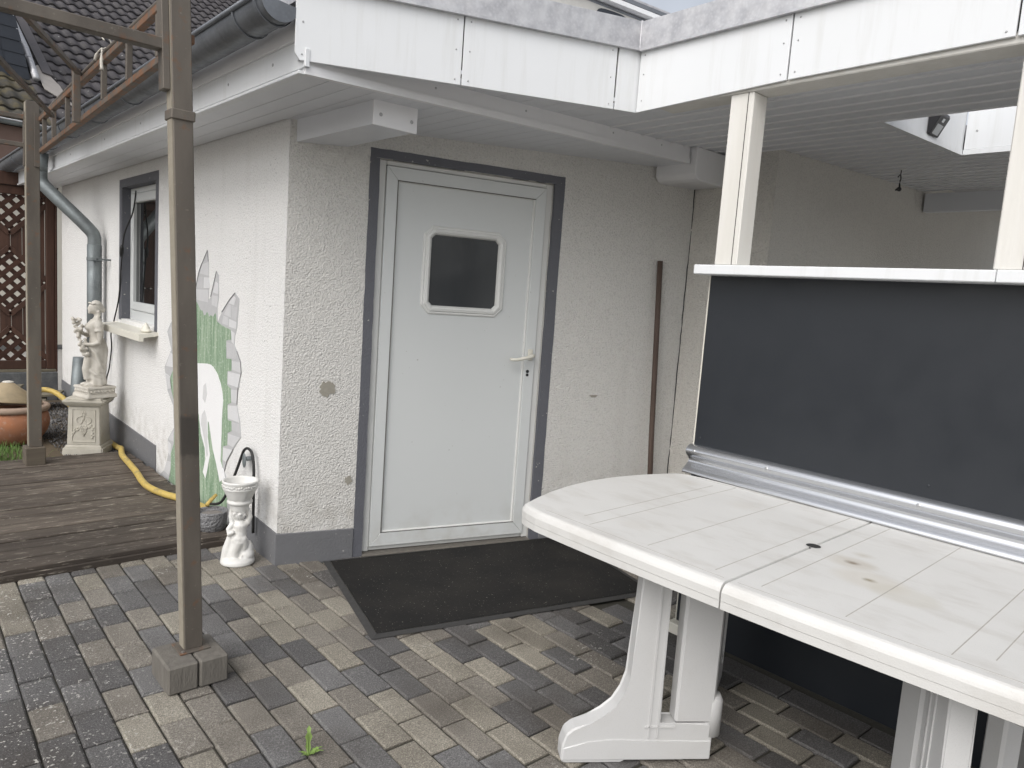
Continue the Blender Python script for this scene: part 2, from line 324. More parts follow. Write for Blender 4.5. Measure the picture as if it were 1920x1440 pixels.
mGrnd = simple('pale_bounce_ground', (.40, .385, .355), .95, .3, 3, .01, 20)  # ground past the paving, made pale to bounce light under the roof

# ------------------------------------------------------------------ frames
DX = Vector((.963868, -.266381, 0)); DN = Vector((.266381, .963868, 0))
def FD(v): return DX*v[0]+DN*v[1]+Vector((0, 0, v[2]))          # door-wall frame: along the wall, into the building, up
RB = math.radians(1.2)
def zs(x): return 2.166+.035*x                                    # underside of the annexe eaves
def zc(x): return 2.253+.035*x                                    # underside of the carport ceiling
def screw(pos, nrm, parent, r=.005, mat=None):
    bm = bmesh.new(); n = Vector(nrm).normalized(); p = Vector(pos); tube(bm, [p-n*.004, p+n*.001, p+n*.0025], [r, r, r*.55], 8)
    return from_bm('screw', bm, mat or mScrew, parent, False)

def proj(p):
    v = Vector(p)-CAMP; q = [sum(RT[i][k]*v[i] for i in range(3)) for k in range(3)]
    if q[2] <= .05: return None
    return (q[0]/q[2]*1370+960, q[1]/q[2]*1370+720, q[2])

# ------------------------------------------------------------------ ground and paving
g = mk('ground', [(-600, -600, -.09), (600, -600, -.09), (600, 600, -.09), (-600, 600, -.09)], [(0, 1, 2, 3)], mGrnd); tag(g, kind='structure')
yard = mk('paved_yard', [(-4, -4.5, -.012), (3.6, -4.5, -.012), (3.6, 1.2, -.012), (-4, 1.2, -.012), (-4, -4.5, -.08), (3.6, -4.5, -.08), (3.6, 1.2, -.08), (-4, 1.2, -.08)],
          [(0, 1, 2, 3), (7, 6, 5, 4), (0, 4, 5, 1), (1, 5, 6, 2), (2, 6, 7, 3), (3, 7, 4, 0)], mSand); tag(yard, kind='structure')
CB, SB = math.cos(RB), math.sin(RB)
def PG(a, b, z=0): return Vector((a*CB+b*SB, -a*SB+b*CB, z))
PA, PB = .1043, .2015
def paver_mesh(i):
    bm = bmesh.new(); w, l, h = PA-.0055, PB-.010, .05
    bbox(bm, (-w/2, -l/2, -h), (w/2, l/2, 0))
    top = [e for e in bm.edges if all(v.co.z > -.001 for v in e.verts)]
    bmesh.ops.bevel(bm, geom=top, offset=.0065, segments=1, affect='EDGES')
    for v in bm.verts:
        v.co.x += U(-.0012, .0012); v.co.y += U(-.0012, .0012)
    bmesh.ops.recalc_face_normals(bm, faces=bm.faces)
    me = bpy.data.meshes.new('paver'); bm.to_mesh(me); bm.free(); me.materials.append(mPav[i]); return me
PM = [[paver_mesh(i) for _ in range(3)] for i in range(4)]
cells = []
for ca in range(-28, 30):
    for cb in range(-22, 10):
        a = (ca+.5)*PA; b = (cb+.5)*PB+(.015 if ca % 2 else .115)
        p = PG(a, b)
        if p.y > .52 or p.y < -4.3 or p.x > 3.4: continue
        if p.x > -.02 and p.y > -.276*p.x+.06: continue
        if p.x < 0 and p.y > .47: continue
        if 1.03 < a < 1.20: continue
        if a > 2.3 and p.y > -1.1: continue
        qs = [proj(PG(a+sx*PA/2, b+sy*PB/2)) for sx, sy in ((-1, -1), (1, -1), (1, 1), (-1, 1))]
        area = 0
        if all(qs):
            cx = sum(q[0] for q in qs)/4; cy = sum(q[1] for q in qs)/4
            if -40 < cx < 1960 and cy < 1500 and a < 1.03:
                area = abs(sum(qs[i][0]*qs[(i+1) % 4][1]-qs[(i+1) % 4][0]*qs[i][1] for i in range(4)))/2
                # pavers hidden below the mat, the table or the deck count for less
                d = (p.dot(DX), p.dot(DN))
                if .27 < d[0] < 1.7 and d[1] > -.85: area *= .02
                if cx > 1400 and cy > 1250 and a < .5: area *= .3
        cells.append((area, a, b, ca, cb))
cells.sort(key=lambda c: -c[0])
def tone(ca, cb):
    rr = random.Random(ca*131+cb*977+5).random(); band = random.Random(((ca+cb)//2)*37+(cb//2)*11).random()
    k = rr*.62+band*.38
    x = ca*PA
    if x < -.85: k -= .10
    return 0 if k < .34 else 1 if k < .48 else 3 if k < .64 else 2
fv, ff, fm = [], [], []
for i, (area, a, b, ca, cb) in enumerate(cells):
    t = tone(ca, cb); z = U(-.0025, .0025)
    if i < 300 and area > 0:
        o = link('paver', random.choice(PM[t]), PG(a, b, z), yard)
        o.rotation_euler = (U(-.012, .012), U(-.012, .012), -RB+U(-.008, .008))
    else:
        w, l, c = (PA-.0055)/2, (PB-.010)/2, .0065; n0 = len(fv)
        for sx, sy in ((-1, -1), (1, -1), (1, 1), (-1, 1)): fv.append(PG(a+sx*(w-c), b+sy*(l-c), z))
        for sx, sy in ((-1, -1), (1, -1), (1, 1), (-1, 1)): fv.append(PG(a+sx*w, b+sy*l, z-c))
        for sx, sy in ((-1, -1), (1, -1), (1, 1), (-1, 1)): fv.append(PG(a+sx*w, b+sy*l, z-.05))
        ff.append((n0, n0+1, n0+2, n0+3)); fm.append(t)
        for k in range(4):
            j = (k+1) % 4
            ff += [(n0+4+k, n0+4+j, n0+j, n0+k), (n0+8+k, n0+8+j, n0+4+j, n0+4+k)]; fm += [t, t]
o = mk('pavers', fv, ff, None, yard, mats=mPav, midx=fm); tag(o, kind='stuff')
# dark edging stones along the screen
for k in range(9):
    y1 = -1.25-k*.30
    box('edging_stone', (1.047, y1-.294, -.05), (1.160, y1, .001), mPav[0], yard, lambda v: PG(v[0], v[1], v[2]), .004)

# gravel and soil behind the deck
gb = mk('garden_soil', [(-4, 2.3, -.005), (.02, 2.3, -.005), (.02, 5.6, .01), (-4, 5.6, .01), (-4, 2.3, -.08), (.02, 2.3, -.08), (.02, 5.6, -.08), (-4, 5.6, -.08)],
        [(0, 1, 2, 3), (7, 6, 5, 4), (0, 4, 5, 1), (1, 5, 6, 2), (2, 6, 7, 3), (3, 7, 4, 0)], mSoilG); tag(gb, kind='structure')
fv, ff, fm = [], [], []
for i in range(5200):
    x, y = (U(-.42, -.01), U(2.55, 5.2)) if i < 3600 else (U(-1.0, -.3), U(3.4, 5.2))
    r = U(.005, .012); n0 = len(fv); ax = [Vector((U(-1, 1), U(-1, 1), U(-1, 1))).normalized()*r*U(.7, 1.3) for _ in range(3)]
    c = Vector((x, y, .004+r*.4+.006*(y-2.5)/2.7))
    fv += [c+ax[0], c-ax[0], c+Vector((0, r, 0)), c-Vector((0, r, 0)), c+Vector((0, 0, r)), c-Vector((0, 0, r))]
    for q in ((0, 2, 4), (2, 1, 4), (1, 3, 4), (3, 0, 4), (2, 0, 5), (1, 2, 5), (3, 1, 5), (0, 3, 5)): ff.append(tuple(n0+k for k in q)); fm.append(i % 3)
o = mk('gravel', fv, ff, None, mats=mStoneG, midx=fm); tag(o, 'dark grey gravel chippings along the foot of the white wall', 'gravel', kind='stuff')

# ------------------------------------------------------------------ wooden deck
deck = thing('wooden_deck', 'weathered dark brown plank deck beside the painted white wall', 'deck', (-.8, .42, 0))
DZ = .048
y = .405; k = 0
while y < 2.5:
    w = .138
    j = U(-.003, .003)
    box('plank', (-3.4, y, DZ-.026+j), (-.028+U(-.01, .004), y+w-.017, DZ+j), mDeck, deck, bev=.004); y += w; k += 1
for x in (-2.6, -1.7, -.8, -.15): box('joist', (x-.03, .43, -.02), (x+.03, y-.03, DZ-.029), mGreyW, deck, bev=0)
box('edge_board', (-3.4, .384, -.006), (-.03, .4, .03), mDeck, deck, bev=.004)

# ------------------------------------------------------------------ the white garden building
B = thing('garden_building', 'white rendered garden building with grey plinth, flat roof and white door', 'building')
TH = .24
def walls(name, boxes, mat, fr=None):
    bm = bmesh.new()
    for a, b in boxes:
        v = bbox(bm, a, b)
        if fr:
            for q in v: q.co = fr(q.co)
    return from_bm(name, bm, mat, B)
# side wall (faces -x) with window opening y 2.06..2.92, z 1.03..2.03
w1 = walls('side_wall', [((0, .0, -.06), (TH, 2.06, 2.30)), ((0, 2.92, -.06), (TH, 5.14, 2.30)), ((0, 2.06, -.06), (TH, 2.92, 1.03)), ((0, 2.06, 2.03), (TH, 2.92, 2.30))], mPlaL)
# door wall with opening s .435..1.436, z 0..2.05
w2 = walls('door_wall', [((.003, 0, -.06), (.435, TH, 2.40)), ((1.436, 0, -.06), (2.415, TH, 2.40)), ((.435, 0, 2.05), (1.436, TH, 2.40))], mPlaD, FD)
w3 = walls('return_wall', [((2.325, -1.178, -.06), (2.56, -.52, 2.45))], mPlaB)
w4 = walls('carport_back_wall', [((2.562, -1.176, -.06), (9.0, -.95, 2.6))], mPlaB)
w5 = walls('rear_wall', [((TH, 4.9, -.06), (4.6, 5.14, 2.45))], mPlaL)
tag(w1, 'smooth bright side wall with the mural'); tag(w2, 'coarse rendered wall round the door')
# expansion joint and chipped render
bm = bmesh.new(); z = 2.2; pts = []
while z > -.05: pts.append(FD((2.412+U(-.004, .004), -.001, z))); z -= .06
tube(bm, pts, .0035, 6); from_bm('wall_crack', bm, mGap, B)
def blob(name, c, r, mat, fr, seed, n=23, th=.004):
    rr = random.Random(seed); pts = [fr((c[0]+r[0]*math.cos(k*2*math.pi/n)*rr.uniform(.60, 1.15), -.003, c[1]+r[1]*math.sin(k*2*math.pi/n)*rr.uniform(.60, 1.15))) for k in range(n)]
    return prism(name, pts, fr((0, th, 0))-fr((0, 0, 0)), mat, B)
blob('chipped_patch', (.225, .895), (.044, .042), mCem, FD, 3); blob('chipped_patch', (.348, .417), (.022, .026), mCem, FD, 9)
blob('chipped_patch', (1.80, .86), (.03, .008), mCem, FD, 5)
# plinth
bm = bmesh.new()
v = bbox(bm, (-.008, -.008, -.05), (.386, .06, .158), FD, .003)
from_bm('plinth', bm, mPlinth, B)
bm = bmesh.new(); bbox(bm, (1.495, -.006, -.05), (2.42, .06, .158), FD, .003); from_bm('plinth', bm, mPlinth, B)
prism('plinth', [(-.008, -.004, -.05), (-.008, .52, -.05), (-.008, .50, .19), (-.008, -.004, .160)], (.05, 0, 0), mPlinth, B)
prism('plinth', [(-.008, 1.98, -.05), (-.008, 5.145, -.05), (-.008, 5.145, .255), (-.008, 1.99, .206)], (.05, 0, 0), mPlinth, B)
# anthracite band round the door, ragged where the brush slipped
def band(name, s0, s1, z0, z1, n0=-.003):
    """flat painted strip with a slightly ragged outline"""
    pts = []; rr = random.Random(int(s0*991+z1*77))
    def seg(a, b, k):
        for i in range(k): t = i/k; pts.append((a[0]+(b[0]-a[0])*t+rr.uniform(-.0016, .0016), a[1]+(b[1]-a[1])*t+rr.uniform(-.0016, .0016)))
    L = 26 if z1-z0 > 1 else 3; Wd = 22 if s1-s0 > .5 else 2
    seg((s0, z0), (s1, z0), Wd); seg((s1, z0), (s1, z1), L); seg((s1, z1), (s0, z1), Wd); seg((s0, z1), (s0, z0), L)
    return prism(name, [FD((s, n0, z)) for s, z in pts], FD((0, .02, 0)), mAnth, B)
band('door_surround', .387, .437, 0, 2.0495); band('door_surround', 1.434, 1.495, 0, 2.0495); band('door_surround', .387, 1.495, 2.05, 2.094)
# reveals of the door opening, painted
box('door_reveal', (1.4362, .0, .0), (1.4405, .10, 2.049), mAnth, B, FD, 0)
# door
door = thing('door', None, None); door.parent = B
NF = .028
def dbox(name, a, b, mat, par, bev=.003): return box(name, a, b, mat, par, FD, bev)
bm = bmesh.new()
bbox(bm, (.437, NF, .012), (.478, NF+.07, 2.049), FD, .004); bbox(bm, (1.397, NF, .012), (1.4355, NF+.07, 2.049), FD, .004); bbox(bm, (.4785, NF, 2.0245), (1.3965, NF+.07, 2.049), FD, .004)
bbox(bm, (.479, NF+.012, .012), (1.3965, NF+.07, .036), FD, .003)
from_bm('door_frame', bm, mPVC2, door)
LS0, LS1, LZ0, LZ1 = .479, 1.394, .040, 2.022
PS0, PS1, PZ0, PZ1 = .538, 1.330, .113, 1.957
NL = NF-.012
def mitre(name, pts, mat):  # leaf border strip as prism
    return prism(name, [FD((s, NL, z)) for s, z in pts], FD((0, .055, 0)), mat, door, .002)
e = .0006
mitre('leaf_border', [(LS0, LZ0), (PS0, PZ0+e), (PS0, PZ1-e), (LS0, LZ1)], mPVC); mitre('leaf_border', [(LS1, LZ0), (LS1, LZ1), (PS1, PZ1-e), (PS1, PZ0+e)], mPVC)
mitre('leaf_border', [(LS0+e, LZ1), (PS0+e, PZ1), (PS1-e, PZ1), (LS1-e, LZ1)], mPVC); mitre('leaf_border', [(LS0+e, LZ0), (LS1-e, LZ0), (PS1-e, PZ0), (PS0+e, PZ0)], mPVC)
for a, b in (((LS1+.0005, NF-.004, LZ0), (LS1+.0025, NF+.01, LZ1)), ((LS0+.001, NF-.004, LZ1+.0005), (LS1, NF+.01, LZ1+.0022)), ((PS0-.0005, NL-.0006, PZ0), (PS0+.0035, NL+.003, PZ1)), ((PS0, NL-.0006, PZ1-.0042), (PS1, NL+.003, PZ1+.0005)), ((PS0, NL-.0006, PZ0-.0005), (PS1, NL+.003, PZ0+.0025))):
    box('shadow_line', a, b, mShadowLine, door, FD, 0)  # dark strips put in for the shadow in leaf gap and panel grooves
# glazing bead round the panel, then panel with the light cut out
bm = bmesh.new()
for a, b in (((PS0, NL+.004, PZ0), (PS0+.008, NL+.02, PZ1)), ((PS1-.012, NL+.004, PZ0), (PS1, NL+.02, PZ1)), ((PS0+.009, NL+.004, PZ1-.008), (PS1-.013, NL+.02, PZ1)), ((PS0+.009, NL+.004, PZ0), (PS1-.013, NL+.02, PZ0+.008))): bbox(bm, a, b, FD, .0025)
from_bm('glazing_bead', bm, mPVC2, door)
GS0, GS1, GZ0, GZ1 = .735, 1.130, 1.335, 1.712; NP = NL+.012
def oct_(g, c): return [(GS0-g+c, GZ0-g), (GS1+g-c, GZ0-g), (GS1+g, GZ0-g+c), (GS1+g, GZ1+g-c), (GS1+g-c, GZ1+g), (GS0-g+c, GZ1+g), (GS0-g, GZ1+g-c), (GS0-g, GZ0-g+c)]
vin = oct_(.0, .022)
outer = [(vin[0][0], PZ0), (vin[1][0], PZ0), (PS1, vin[2][1]), (PS1, vin[3][1]), (vin[4][0], PZ1), (vin[5][0], PZ1), (PS0, vin[6][1]), (PS0, vin[7][1])]
V_, F_ = [], []
for s, zz in vin: V_.append(FD((s, NP, zz)))
for s, zz in outer: V_.append(FD((s, NP, zz)))
cor = [(PS1, PZ0), (PS1, PZ1), (PS0, PZ1), (PS0, PZ0)]
for s, zz in cor: V_.append(FD((s, NP, zz)))
for i in range(8): F_.append((i, (i+1) % 8, 8+(i+1) % 8, 8+i))
F_ += [(9, 16, 10), (11, 17, 12), (13, 18, 14), (15, 19, 8)]
pn = mk('door_panel', V_, F_, mPVC, door)
# moulded octagonal frame round the pane
prof = [(.042, 0), (.040, -.007), (.034, -.010), (.028, -.008), (.024, -.015), (.012, -.018), (.002, -.012), (-.004, -.002), (-.006, .012)]
V_, F_ = [], []
for g_, n_ in prof:
    for s, zz in oct_(g_, .022+g_*.59): V_.append(FD((s, NP+n_, zz)))
for i in range(len(prof)-1):
    for k in range(8): F_.append((i*8+k, i*8+(k+1) % 8, (i+1)*8+(k+1) % 8, (i+1)*8+k))
lf = mk('light_frame', V_, F_, mPVC2, door)
prism('pane', [FD((s, NP+.004, zz)) for s, zz in oct_(-.001, .022)], FD((0, .012, 0)), mGlass, door)
# handle, rose, lock
hd = tubeo('handle', [FD(v) for v in ((1.361, NL-.002, 1.092), (1.361, NL-.028, 1.092), (1.361, NL-.044, 1.091), (1.352, NL-.053, 1.089), (1.33, NL-.056, 1.084), (1.285, NL-.057, 1.074), (1.25, NL-.056, 1.068), (1.236, NL-.050, 1.067), (1.228, NL-.040, 1.068), (1.226, NL-.032, 1.069))], [.010, .010, .010, .010, .010, .0095, .009, .009, .009, .0085], mCream, door, 10, True)
bm = bmesh.new(); bbox(bm, (1.346, NL-.008, 1.062), (1.376, NL+.002, 1.126), FD, .006, 2); from_bm('handle_rose', bm, mCream, door)
bm = bmesh.new()
for cz, r in ((.998, .0095), (.978, .0085)): tube(bm, [FD((1.352, NL-.0035, cz)), FD((1.352, NL+.004, cz))], r, 10)
from_bm('lock_cylinder', bm, mBlack, door)
box('threshold', (.436, -.02, -.02), (1.436, NF+.02, .010), mConc, B, FD, .003)

# mural on the side wall: paint film of a few millimetres
mu = thing('mural', None, None); mu.parent = B; tag(mu, 'painted hole in a stone wall showing green grass and a white horse')
S = [(1.048, 1.557), (1.029, 1.494), (1.013, 1.34), (1.019, 1.27), (.981, 1.29), (.949, 1.342), (.898, 1.44), (.862, 1.416), (.856, 1.306), (.872, 1.23), (.864, 1.152), (.802, 1.214), (.688, 1.289), (.614, 1.329), (.556, 1.301), (.559, 1.263), (.576, 1.142), (.604, 1.091), (.608, 1.047), (.568, 1.017), (.509, .965), (.499, .909), (.542, .806), (.549, .726), (.5, .641), (.482, .556), (.583, .472), (.67, .382), (.706, .317), (.62, .22), (.60, .02), (1.90, .02), (1.78, .085), (1.71, .215), (1.733, .302), (1.607, .404), (1.632, .548), (1.747, .626), (1.82, .779), (1.685, .913), (1.774, 1.023), (1.711, 1.08), (1.50, 1.22), (1.231, 1.331), (1.19, 1.423), (1.132, 1.482)]
prism('stone_edge', [(-.002, y, z) for y, z in S], (.006, 0, 0), mStone[3], mu)
G = [(1.50, 1.22), (1.40, 1.18), (1.30, 1.21), (1.228, 1.255), (1.179, 1.227), (1.14, 1.20), (1.116, 1.205), (1.085, 1.175), (1.055, 1.182), (1.035, 1.2), (1.019, 1.192), (.995, 1.172), (.975, 1.185), (.935, 1.178), (.898, 1.203), (.872, 1.155), (.798, 1.140), (.665, 1.125), (.648, 1.072), (.726, 1.06), (.719, .961), (.641, .965), (.637, .901), (.695, .892), (.697, .814), (.644, .801), (.632, .723), (.683, .705), (.678, .62), (.619, .62), (.615, .566), (.673, .545), (.675, .473), (.739, .455), (.743, .361), (.72, .30), (.66, .2), (.65, .022), (1.70, .022), (1.654, .125), (1.66, .215), (1.60, .30), (1.60, .371), (1.58, .40), (1.60, .569), (1.664, .638), (1.70, .72), (1.62, .80), (1.60, .95), (1.65, 1.0), (1.58, 1.1)]
prism('grass_field', [(-.0035, y, z) for y, z in G], (.006, 0, 0), mGreen, mu)
Hh = [(1.42, .84), (1.3, .862), (1.199, .878), (1.01, .897), (.955, .897), (.908, .888), (.845, .858), (.792, .81), (.762, .765), (.745, .715), (.752, .66), (.759, .61), (.758, .534), (.764, .362), (.72, .319), (.697, .280), (.77, .24), (.786, .268), (.832, .336), (.894, .413), (.935, .50), (.965, .56), (.982, .55), (.977, .461), (.935, .362), (.967, .279), (1.0, .206), (1.047, .234), (1.007, .325), (1.022, .387), (1.091, .461), (1.135, .573), (1.18, .60), (1.30, .56), (1.42, .55)]
prism('horse', [(-.005, y, z) for y, z in Hh], (.006, 0, 0), mHorse, mu)
prism('horse_shading', [(-.0065, y, z) for y, z in ((1.08, .58), (1.03, .62), (1.0, .58), (.99, .50), (.975, .42), (.965, .36), (.985, .34), (1.01, .40), (1.05, .47), (1.09, .52))], (.006, 0, 0), mHorseS, mu)
prism('horse_shading', [(-.0065, y, z) for y, z in ((1.06, .76), (1.02, .78), (1.0, .72), (1.03, .66), (1.07, .68))], (.006, 0, 0), mHorseS, mu)
# painted stones: clipped joint lines of the masonry
STN = [[(1.028, 1.49), (1.125, 1.475), (1.17, 1.42), (1.02, 1.41)], [(.995, 1.34), (1.10, 1.335), (1.10, 1.40), (1.02, 1.40)], [(1.11, 1.335), (1.222, 1.333), (1.188, 1.40), (1.11, 1.402)], [(1.02, 1.255), (1.215, 1.262), (1.225, 1.325), (1.015, 1.328)],
       [(.865, 1.31), (.945, 1.318), (.905, 1.38), (.864, 1.37)], [(.872, 1.235), (.96, 1.245), (.955, 1.3), (.862, 1.30)], [(.62, 1.262), (.70, 1.268), (.63, 1.312), (.60, 1.30)], [(.585, 1.18), (.655, 1.19), (.66, 1.255), (.568, 1.25)], [(.665, 1.192), (.77, 1.202), (.70, 1.262), (.668, 1.258)],
       [(.59, 1.135), (.69, 1.14), (.69, 1.183), (.585, 1.172)], [(.70, 1.145), (.79, 1.15), (.775, 1.195), (.70, 1.187)], [(.612, 1.05), (.645, 1.06), (.655, 1.12), (.605, 1.11)], [(.575, .975), (.712, .968), (.718, 1.05), (.60, 1.045)], [(.512, .905), (.632, .908), (.636, .955), (.52, .96)],
       [(.525, .82), (.69, .82), (.69, .888), (.505, .895)], [(.553, .73), (.628, .73), (.638, .795), (.55, .802)], [(.512, .632), (.675, .628), (.68, .70), (.552, .715)], [(.49, .575), (.612, .575), (.616, .614), (.51, .622)], [(.585, .48), (.67, .482), (.668, .54), (.49, .552)], [(.69, .375), (.737, .378), (.735, .448), (.60, .462)],
       [(1.66, .66), (1.74, .64), (1.80, .74), (1.70, .73)], [(1.64, .80), (1.79, .79), (1.70, .89), (1.64, .88)], [(1.67, 1.0), (1.765, 1.015), (1.70, 1.06)], [(1.61, .31), (1.72, .305), (1.62, .38)], [(1.67, .20), (1.71, .22), (1.72, .29), (1.66, .28)], [(1.66, .06), (1.80, .07), (1.74, .15), (1.67, .16)]]
for i, p in enumerate(STN):
    prism('painted_stone', [(-.0035, y, z) for y, z in p], (.004, 0, 0), mStone[(1, 0, 2, 1, 0)[i % 5]], mu)
for a, b in ((0, 1), (43, 45), (45, 0), (4, 6), (11, 13), (19, 23), (26, 28)):
    idx = list(range(a, b+1)) if b > a else list(range(a, len(S)))+[0]
    bm = bmesh.new(); tube(bm, [(-.004, S[k][0]+U(-.003, .003), S[k][1]) for k in idx], .0022, 5); from_bm('painted_crack', bm, mLine, mu)

# window in the side wall
win = thing('window', None, None); win.parent = B
def lb(name, y0, y1, z0, z1, x0, x1, mat, par, bev=.003): return box(name, (x0, y0, z0), (x1, y1, z1), mat, par, None, bev)
lb('painted_surround', 2.921, 2.985, 1.02, 2.0295, -.003, .01, mAnth, win, 0); lb('painted_surround', 2.0, 2.059, 1.0, 2.0295, -.003, .01, mAnth, win, 0); lb('painted_surround', 2.0, 2.985, 2.03, 2.087, -.003, .01, mAnth, win, 0)
lb('reveal', 2.9162, 2.9195, 1.03, 2.03, 0, .075, mAnth, win, 0); lb('reveal', 2.0605, 2.0635, 1.03, 2.03, 0, .075, mAnth, win, 0); lb('reveal', 2.064, 2.916, 2.0265, 2.0295, 0, .075, mAnth, win, 0)
bm = bmesh.new()
for y0, y1, z0, z1 in ((2.065, 2.10, 1.03, 2.026), (2.876, 2.915, 1.03, 2.026), (2.101, 2.875, 1.985, 2.026), (2.101, 2.875, 1.03, 1.105)): bbox(bm, (.06, y0, z0), (.13, y1, z1), None, .004)
from_bm('window_frame', bm, mPVC, win)
bm = bmesh.new()
for y0, y1, z0, z1 in ((2.104, 2.17, 1.108, 1.982), (2.806, 2.872, 1.108, 1.982), (2.171, 2.805, 1.915, 1.982), (2.171, 2.805, 1.108, 1.17)): bbox(bm, (.048, y0, z0), (.115, y1, z1), None, .006)
from_bm('sash', bm, mPVC, win)
lb('window_pane', 2.165, 2.81, 1.165, 1.92, .075, .085, mPane, win, 0)
lb('inner_blind', 2.60, 2.80, 1.165, 1.92, .10, .105, mSoff, win, 0)
prism('window_sill', [(-.125, 1.97, .985), (.02, 1.97, 1.0), (.075, 1.97, 1.022), (.075, 1.97, .985), (-.095, 1.97, .962), (-.095, 1.97, .935), (-.125, 1.97, .935)], (0, 1.06, 0), mCream, win, .002)

# ------------------------------------------------------------------ roof of the building
rf = thing('roof', None, None); rf.parent = B
def slab(name, poly, zt, th, mat, par): # poly xy, underside function
    return prism_f(name, poly, zt, th, mat, par)
def prism_f(name, poly, zf, th, mat, par):
    n = len(poly); V = [Vector((x, y, zf(x))) for x, y in poly]+[Vector((x, y, zf(x)+th)) for x, y in poly]
    F = [tuple(range(n))[::-1], tuple(range(n, 2*n))]+[(i, (i+1) % n, n+(i+1) % n, n+i) for i in range(n)]
    return mk(name, V, F, mat, par)
# eave boards run along the side wall, then on under the front overhang
x = -.302; bw = .098
while x < 2.25:
    xa, xb = x, x+bw-.003
    y1 = 5.66 if xb < .02 else -.276*xa+.03
    V = [(xa, -.785, zs(xa)), (xb, -.785, zs(xb)), (xb, y1 if xb < .02 else -.276*xb+.03, zs(xb)), (xa, y1, zs(xa))]
    if xb > 2.0: V = [(xa, -.785, zs(xa)), (xb, -.785, zs(xb)), (xb, -.276*xb+.03, zs(xb)), (xa, -.276*xa+.03, zs(xa))]
    mk('soffit_board', V+[(a, b, c+.012) for a, b, c in V], [(3, 2, 1, 0), (4, 5, 6, 7), (0, 1, 5, 4), (1, 2, 6, 5), (2, 3, 7, 6), (3, 0, 4, 7)], mSoff, rf); x += bw
prism_f('board_backing', [(-.30, -.78), (2.3, -.78), (2.3, -.60), (0, .05), (0, 5.64), (-.30, 5.64)], lambda x: zs(x)+.0125, .01, mGap, rf)
# front beam with lip
def ybeam(name, y0, y1, x0, x1, zb, h, mat, par):
    return mk(name, [(x, y, zb(x)+dz) for dz in (0, h) for x, y in ((x0, y0), (x1, y0), (x1, y1), (x0, y1))], [(3, 2, 1, 0), (4, 5, 6, 7), (0, 1, 5, 4), (1, 2, 6, 5), (2, 3, 7, 6), (3, 0, 4, 7)], mat, par)
ybeam('front_beam', -.805, -.787, -.318, 2.01, lambda x: zs(x)+.028, .062, mWhiteB, rf)
ybeam('beam_lip', -.812, -.787, -.318, 2.01, lambda x: zs(x)-.004, .031, mWhiteB, rf)
for s in (.25, .75, 1.35, 1.75): screw((s, -.805, zs(s)+.06), (0, -1, 0), rf)
# eave fascia along the side wall
mk('eave_fascia', [(-.326, -.812, 2.172), (-.306, -.812, 2.172), (-.306, 5.7, 2.172), (-.326, 5.7, 2.172), (-.326, -.812, 2.27), (-.306, -.812, 2.27), (-.306, 5.7, 2.27), (-.326, 5.7, 2.27)], [(3, 2, 1, 0), (4, 5, 6, 7), (0, 1, 5, 4), (1, 2, 6, 5), (2, 3, 7, 6), (3, 0, 4, 7)], mWhite, rf)
box('drip_profile', (-.338, -.80, 2.150), (-.303, 5.7, 2.163), mWhite, rf, bev=.002)
box('upper_fascia', (-.338, -.79, 2.2705), (-.306, 5.7, 2.37), mWhiteB, rf, bev=.002)
box('fascia_end', (-.327, -.826, 2.172), (-.309, -.813, 2.235), mWhite, rf, bev=.002)
for y in (-.55, -.1, .5, 1.2, 2.0, 3.0): screw((-.327, y, 2.225), (-1, 0, 0), rf, .006)
# roof deck
zt = lambda x: 2.44+.012*x
for poly in ([(-.30, -.78), (1.06, -1.17), (1.06, 5.6), (-.30, 5.6)], [(1.062, -5.2), (1.93, -5.2), (1.93, 5.2), (1.062, 5.2)], [(3.06, -5.2), (6.6, -5.2), (6.6, 5.2), (3.06, 5.2)], [(1.932, -1.84), (3.058, -1.84), (3.058, 5.2), (1.932, 5.2)], [(1.932, -5.2), (3.058, -5.2), (3.058, -3.0), (1.932, -3.0)]):
    prism_f('roof_deck', poly, zt, .05, mZinc, rf)
# front fascia panels (parallel to the door wall)
NFa = -.875
zfb = lambda s: 2.192+.0433*(s+.117); zft = lambda s: zfb(s)+.262
def fpan(s0, s1, par, cut=False):
    p = [(s0, zfb(s0)), (s1, zfb(s1)), (s1, zft(s1)+.05), (s0, zft(s0)+.05)]
    if cut: p = [(s0+.018, zfb(s0)), (s1, zfb(s1)), (s1, zft(s1)+.05), (s0, zft(s0)+.05), (s0, zfb(s0)+.024)]
    o = prism('fascia_panel', [FD((s, NFa, z)) for s, z in p], FD((0, .010, 0)), mWhite, rf, .0012)
    for s in (s0+.025, s1-.025):
        if s0 < s < s1 and s1-s0 > .2:
            for dz in (.02, .13, .24): screw(FD((s, NFa, zfb(s)+dz)), -DN, rf, .0035)
fpan(-.131, .497, rf, True); fpan(.503, 1.207, rf); fpan(1.216, 1.331, rf)
prism('fascia_backing', [FD((s, NFa+.012, z)) for s, z in ((-.12, zfb(-.12)+.03), (1.33, zfb(1.33)+.03), (1.33, 2.56), (-.12, 2.50))], FD((0, .03, 0)), mGap, rf)
prism('fascia_batten', [FD((s, NFa+.0115, z)) for s, z in ((-.115, zfb(-.12)+.006), (1.33, zfb(1.33)+.006), (1.33, zfb(1.33)+.029), (-.115, zfb(-.12)+.029))], FD((0, .03, 0)), mSoff, rf)
cop = prism('coping', [FD((s, NFa-.014, z)) for s, z in ((-.15, zft(-.15)), (1.326, zft(1.326)), (1.326, zft(1.326)+.115), (-.15, zft(-.15)+.115))], FD((0, .12, 0)), mZinc, rf, .002)
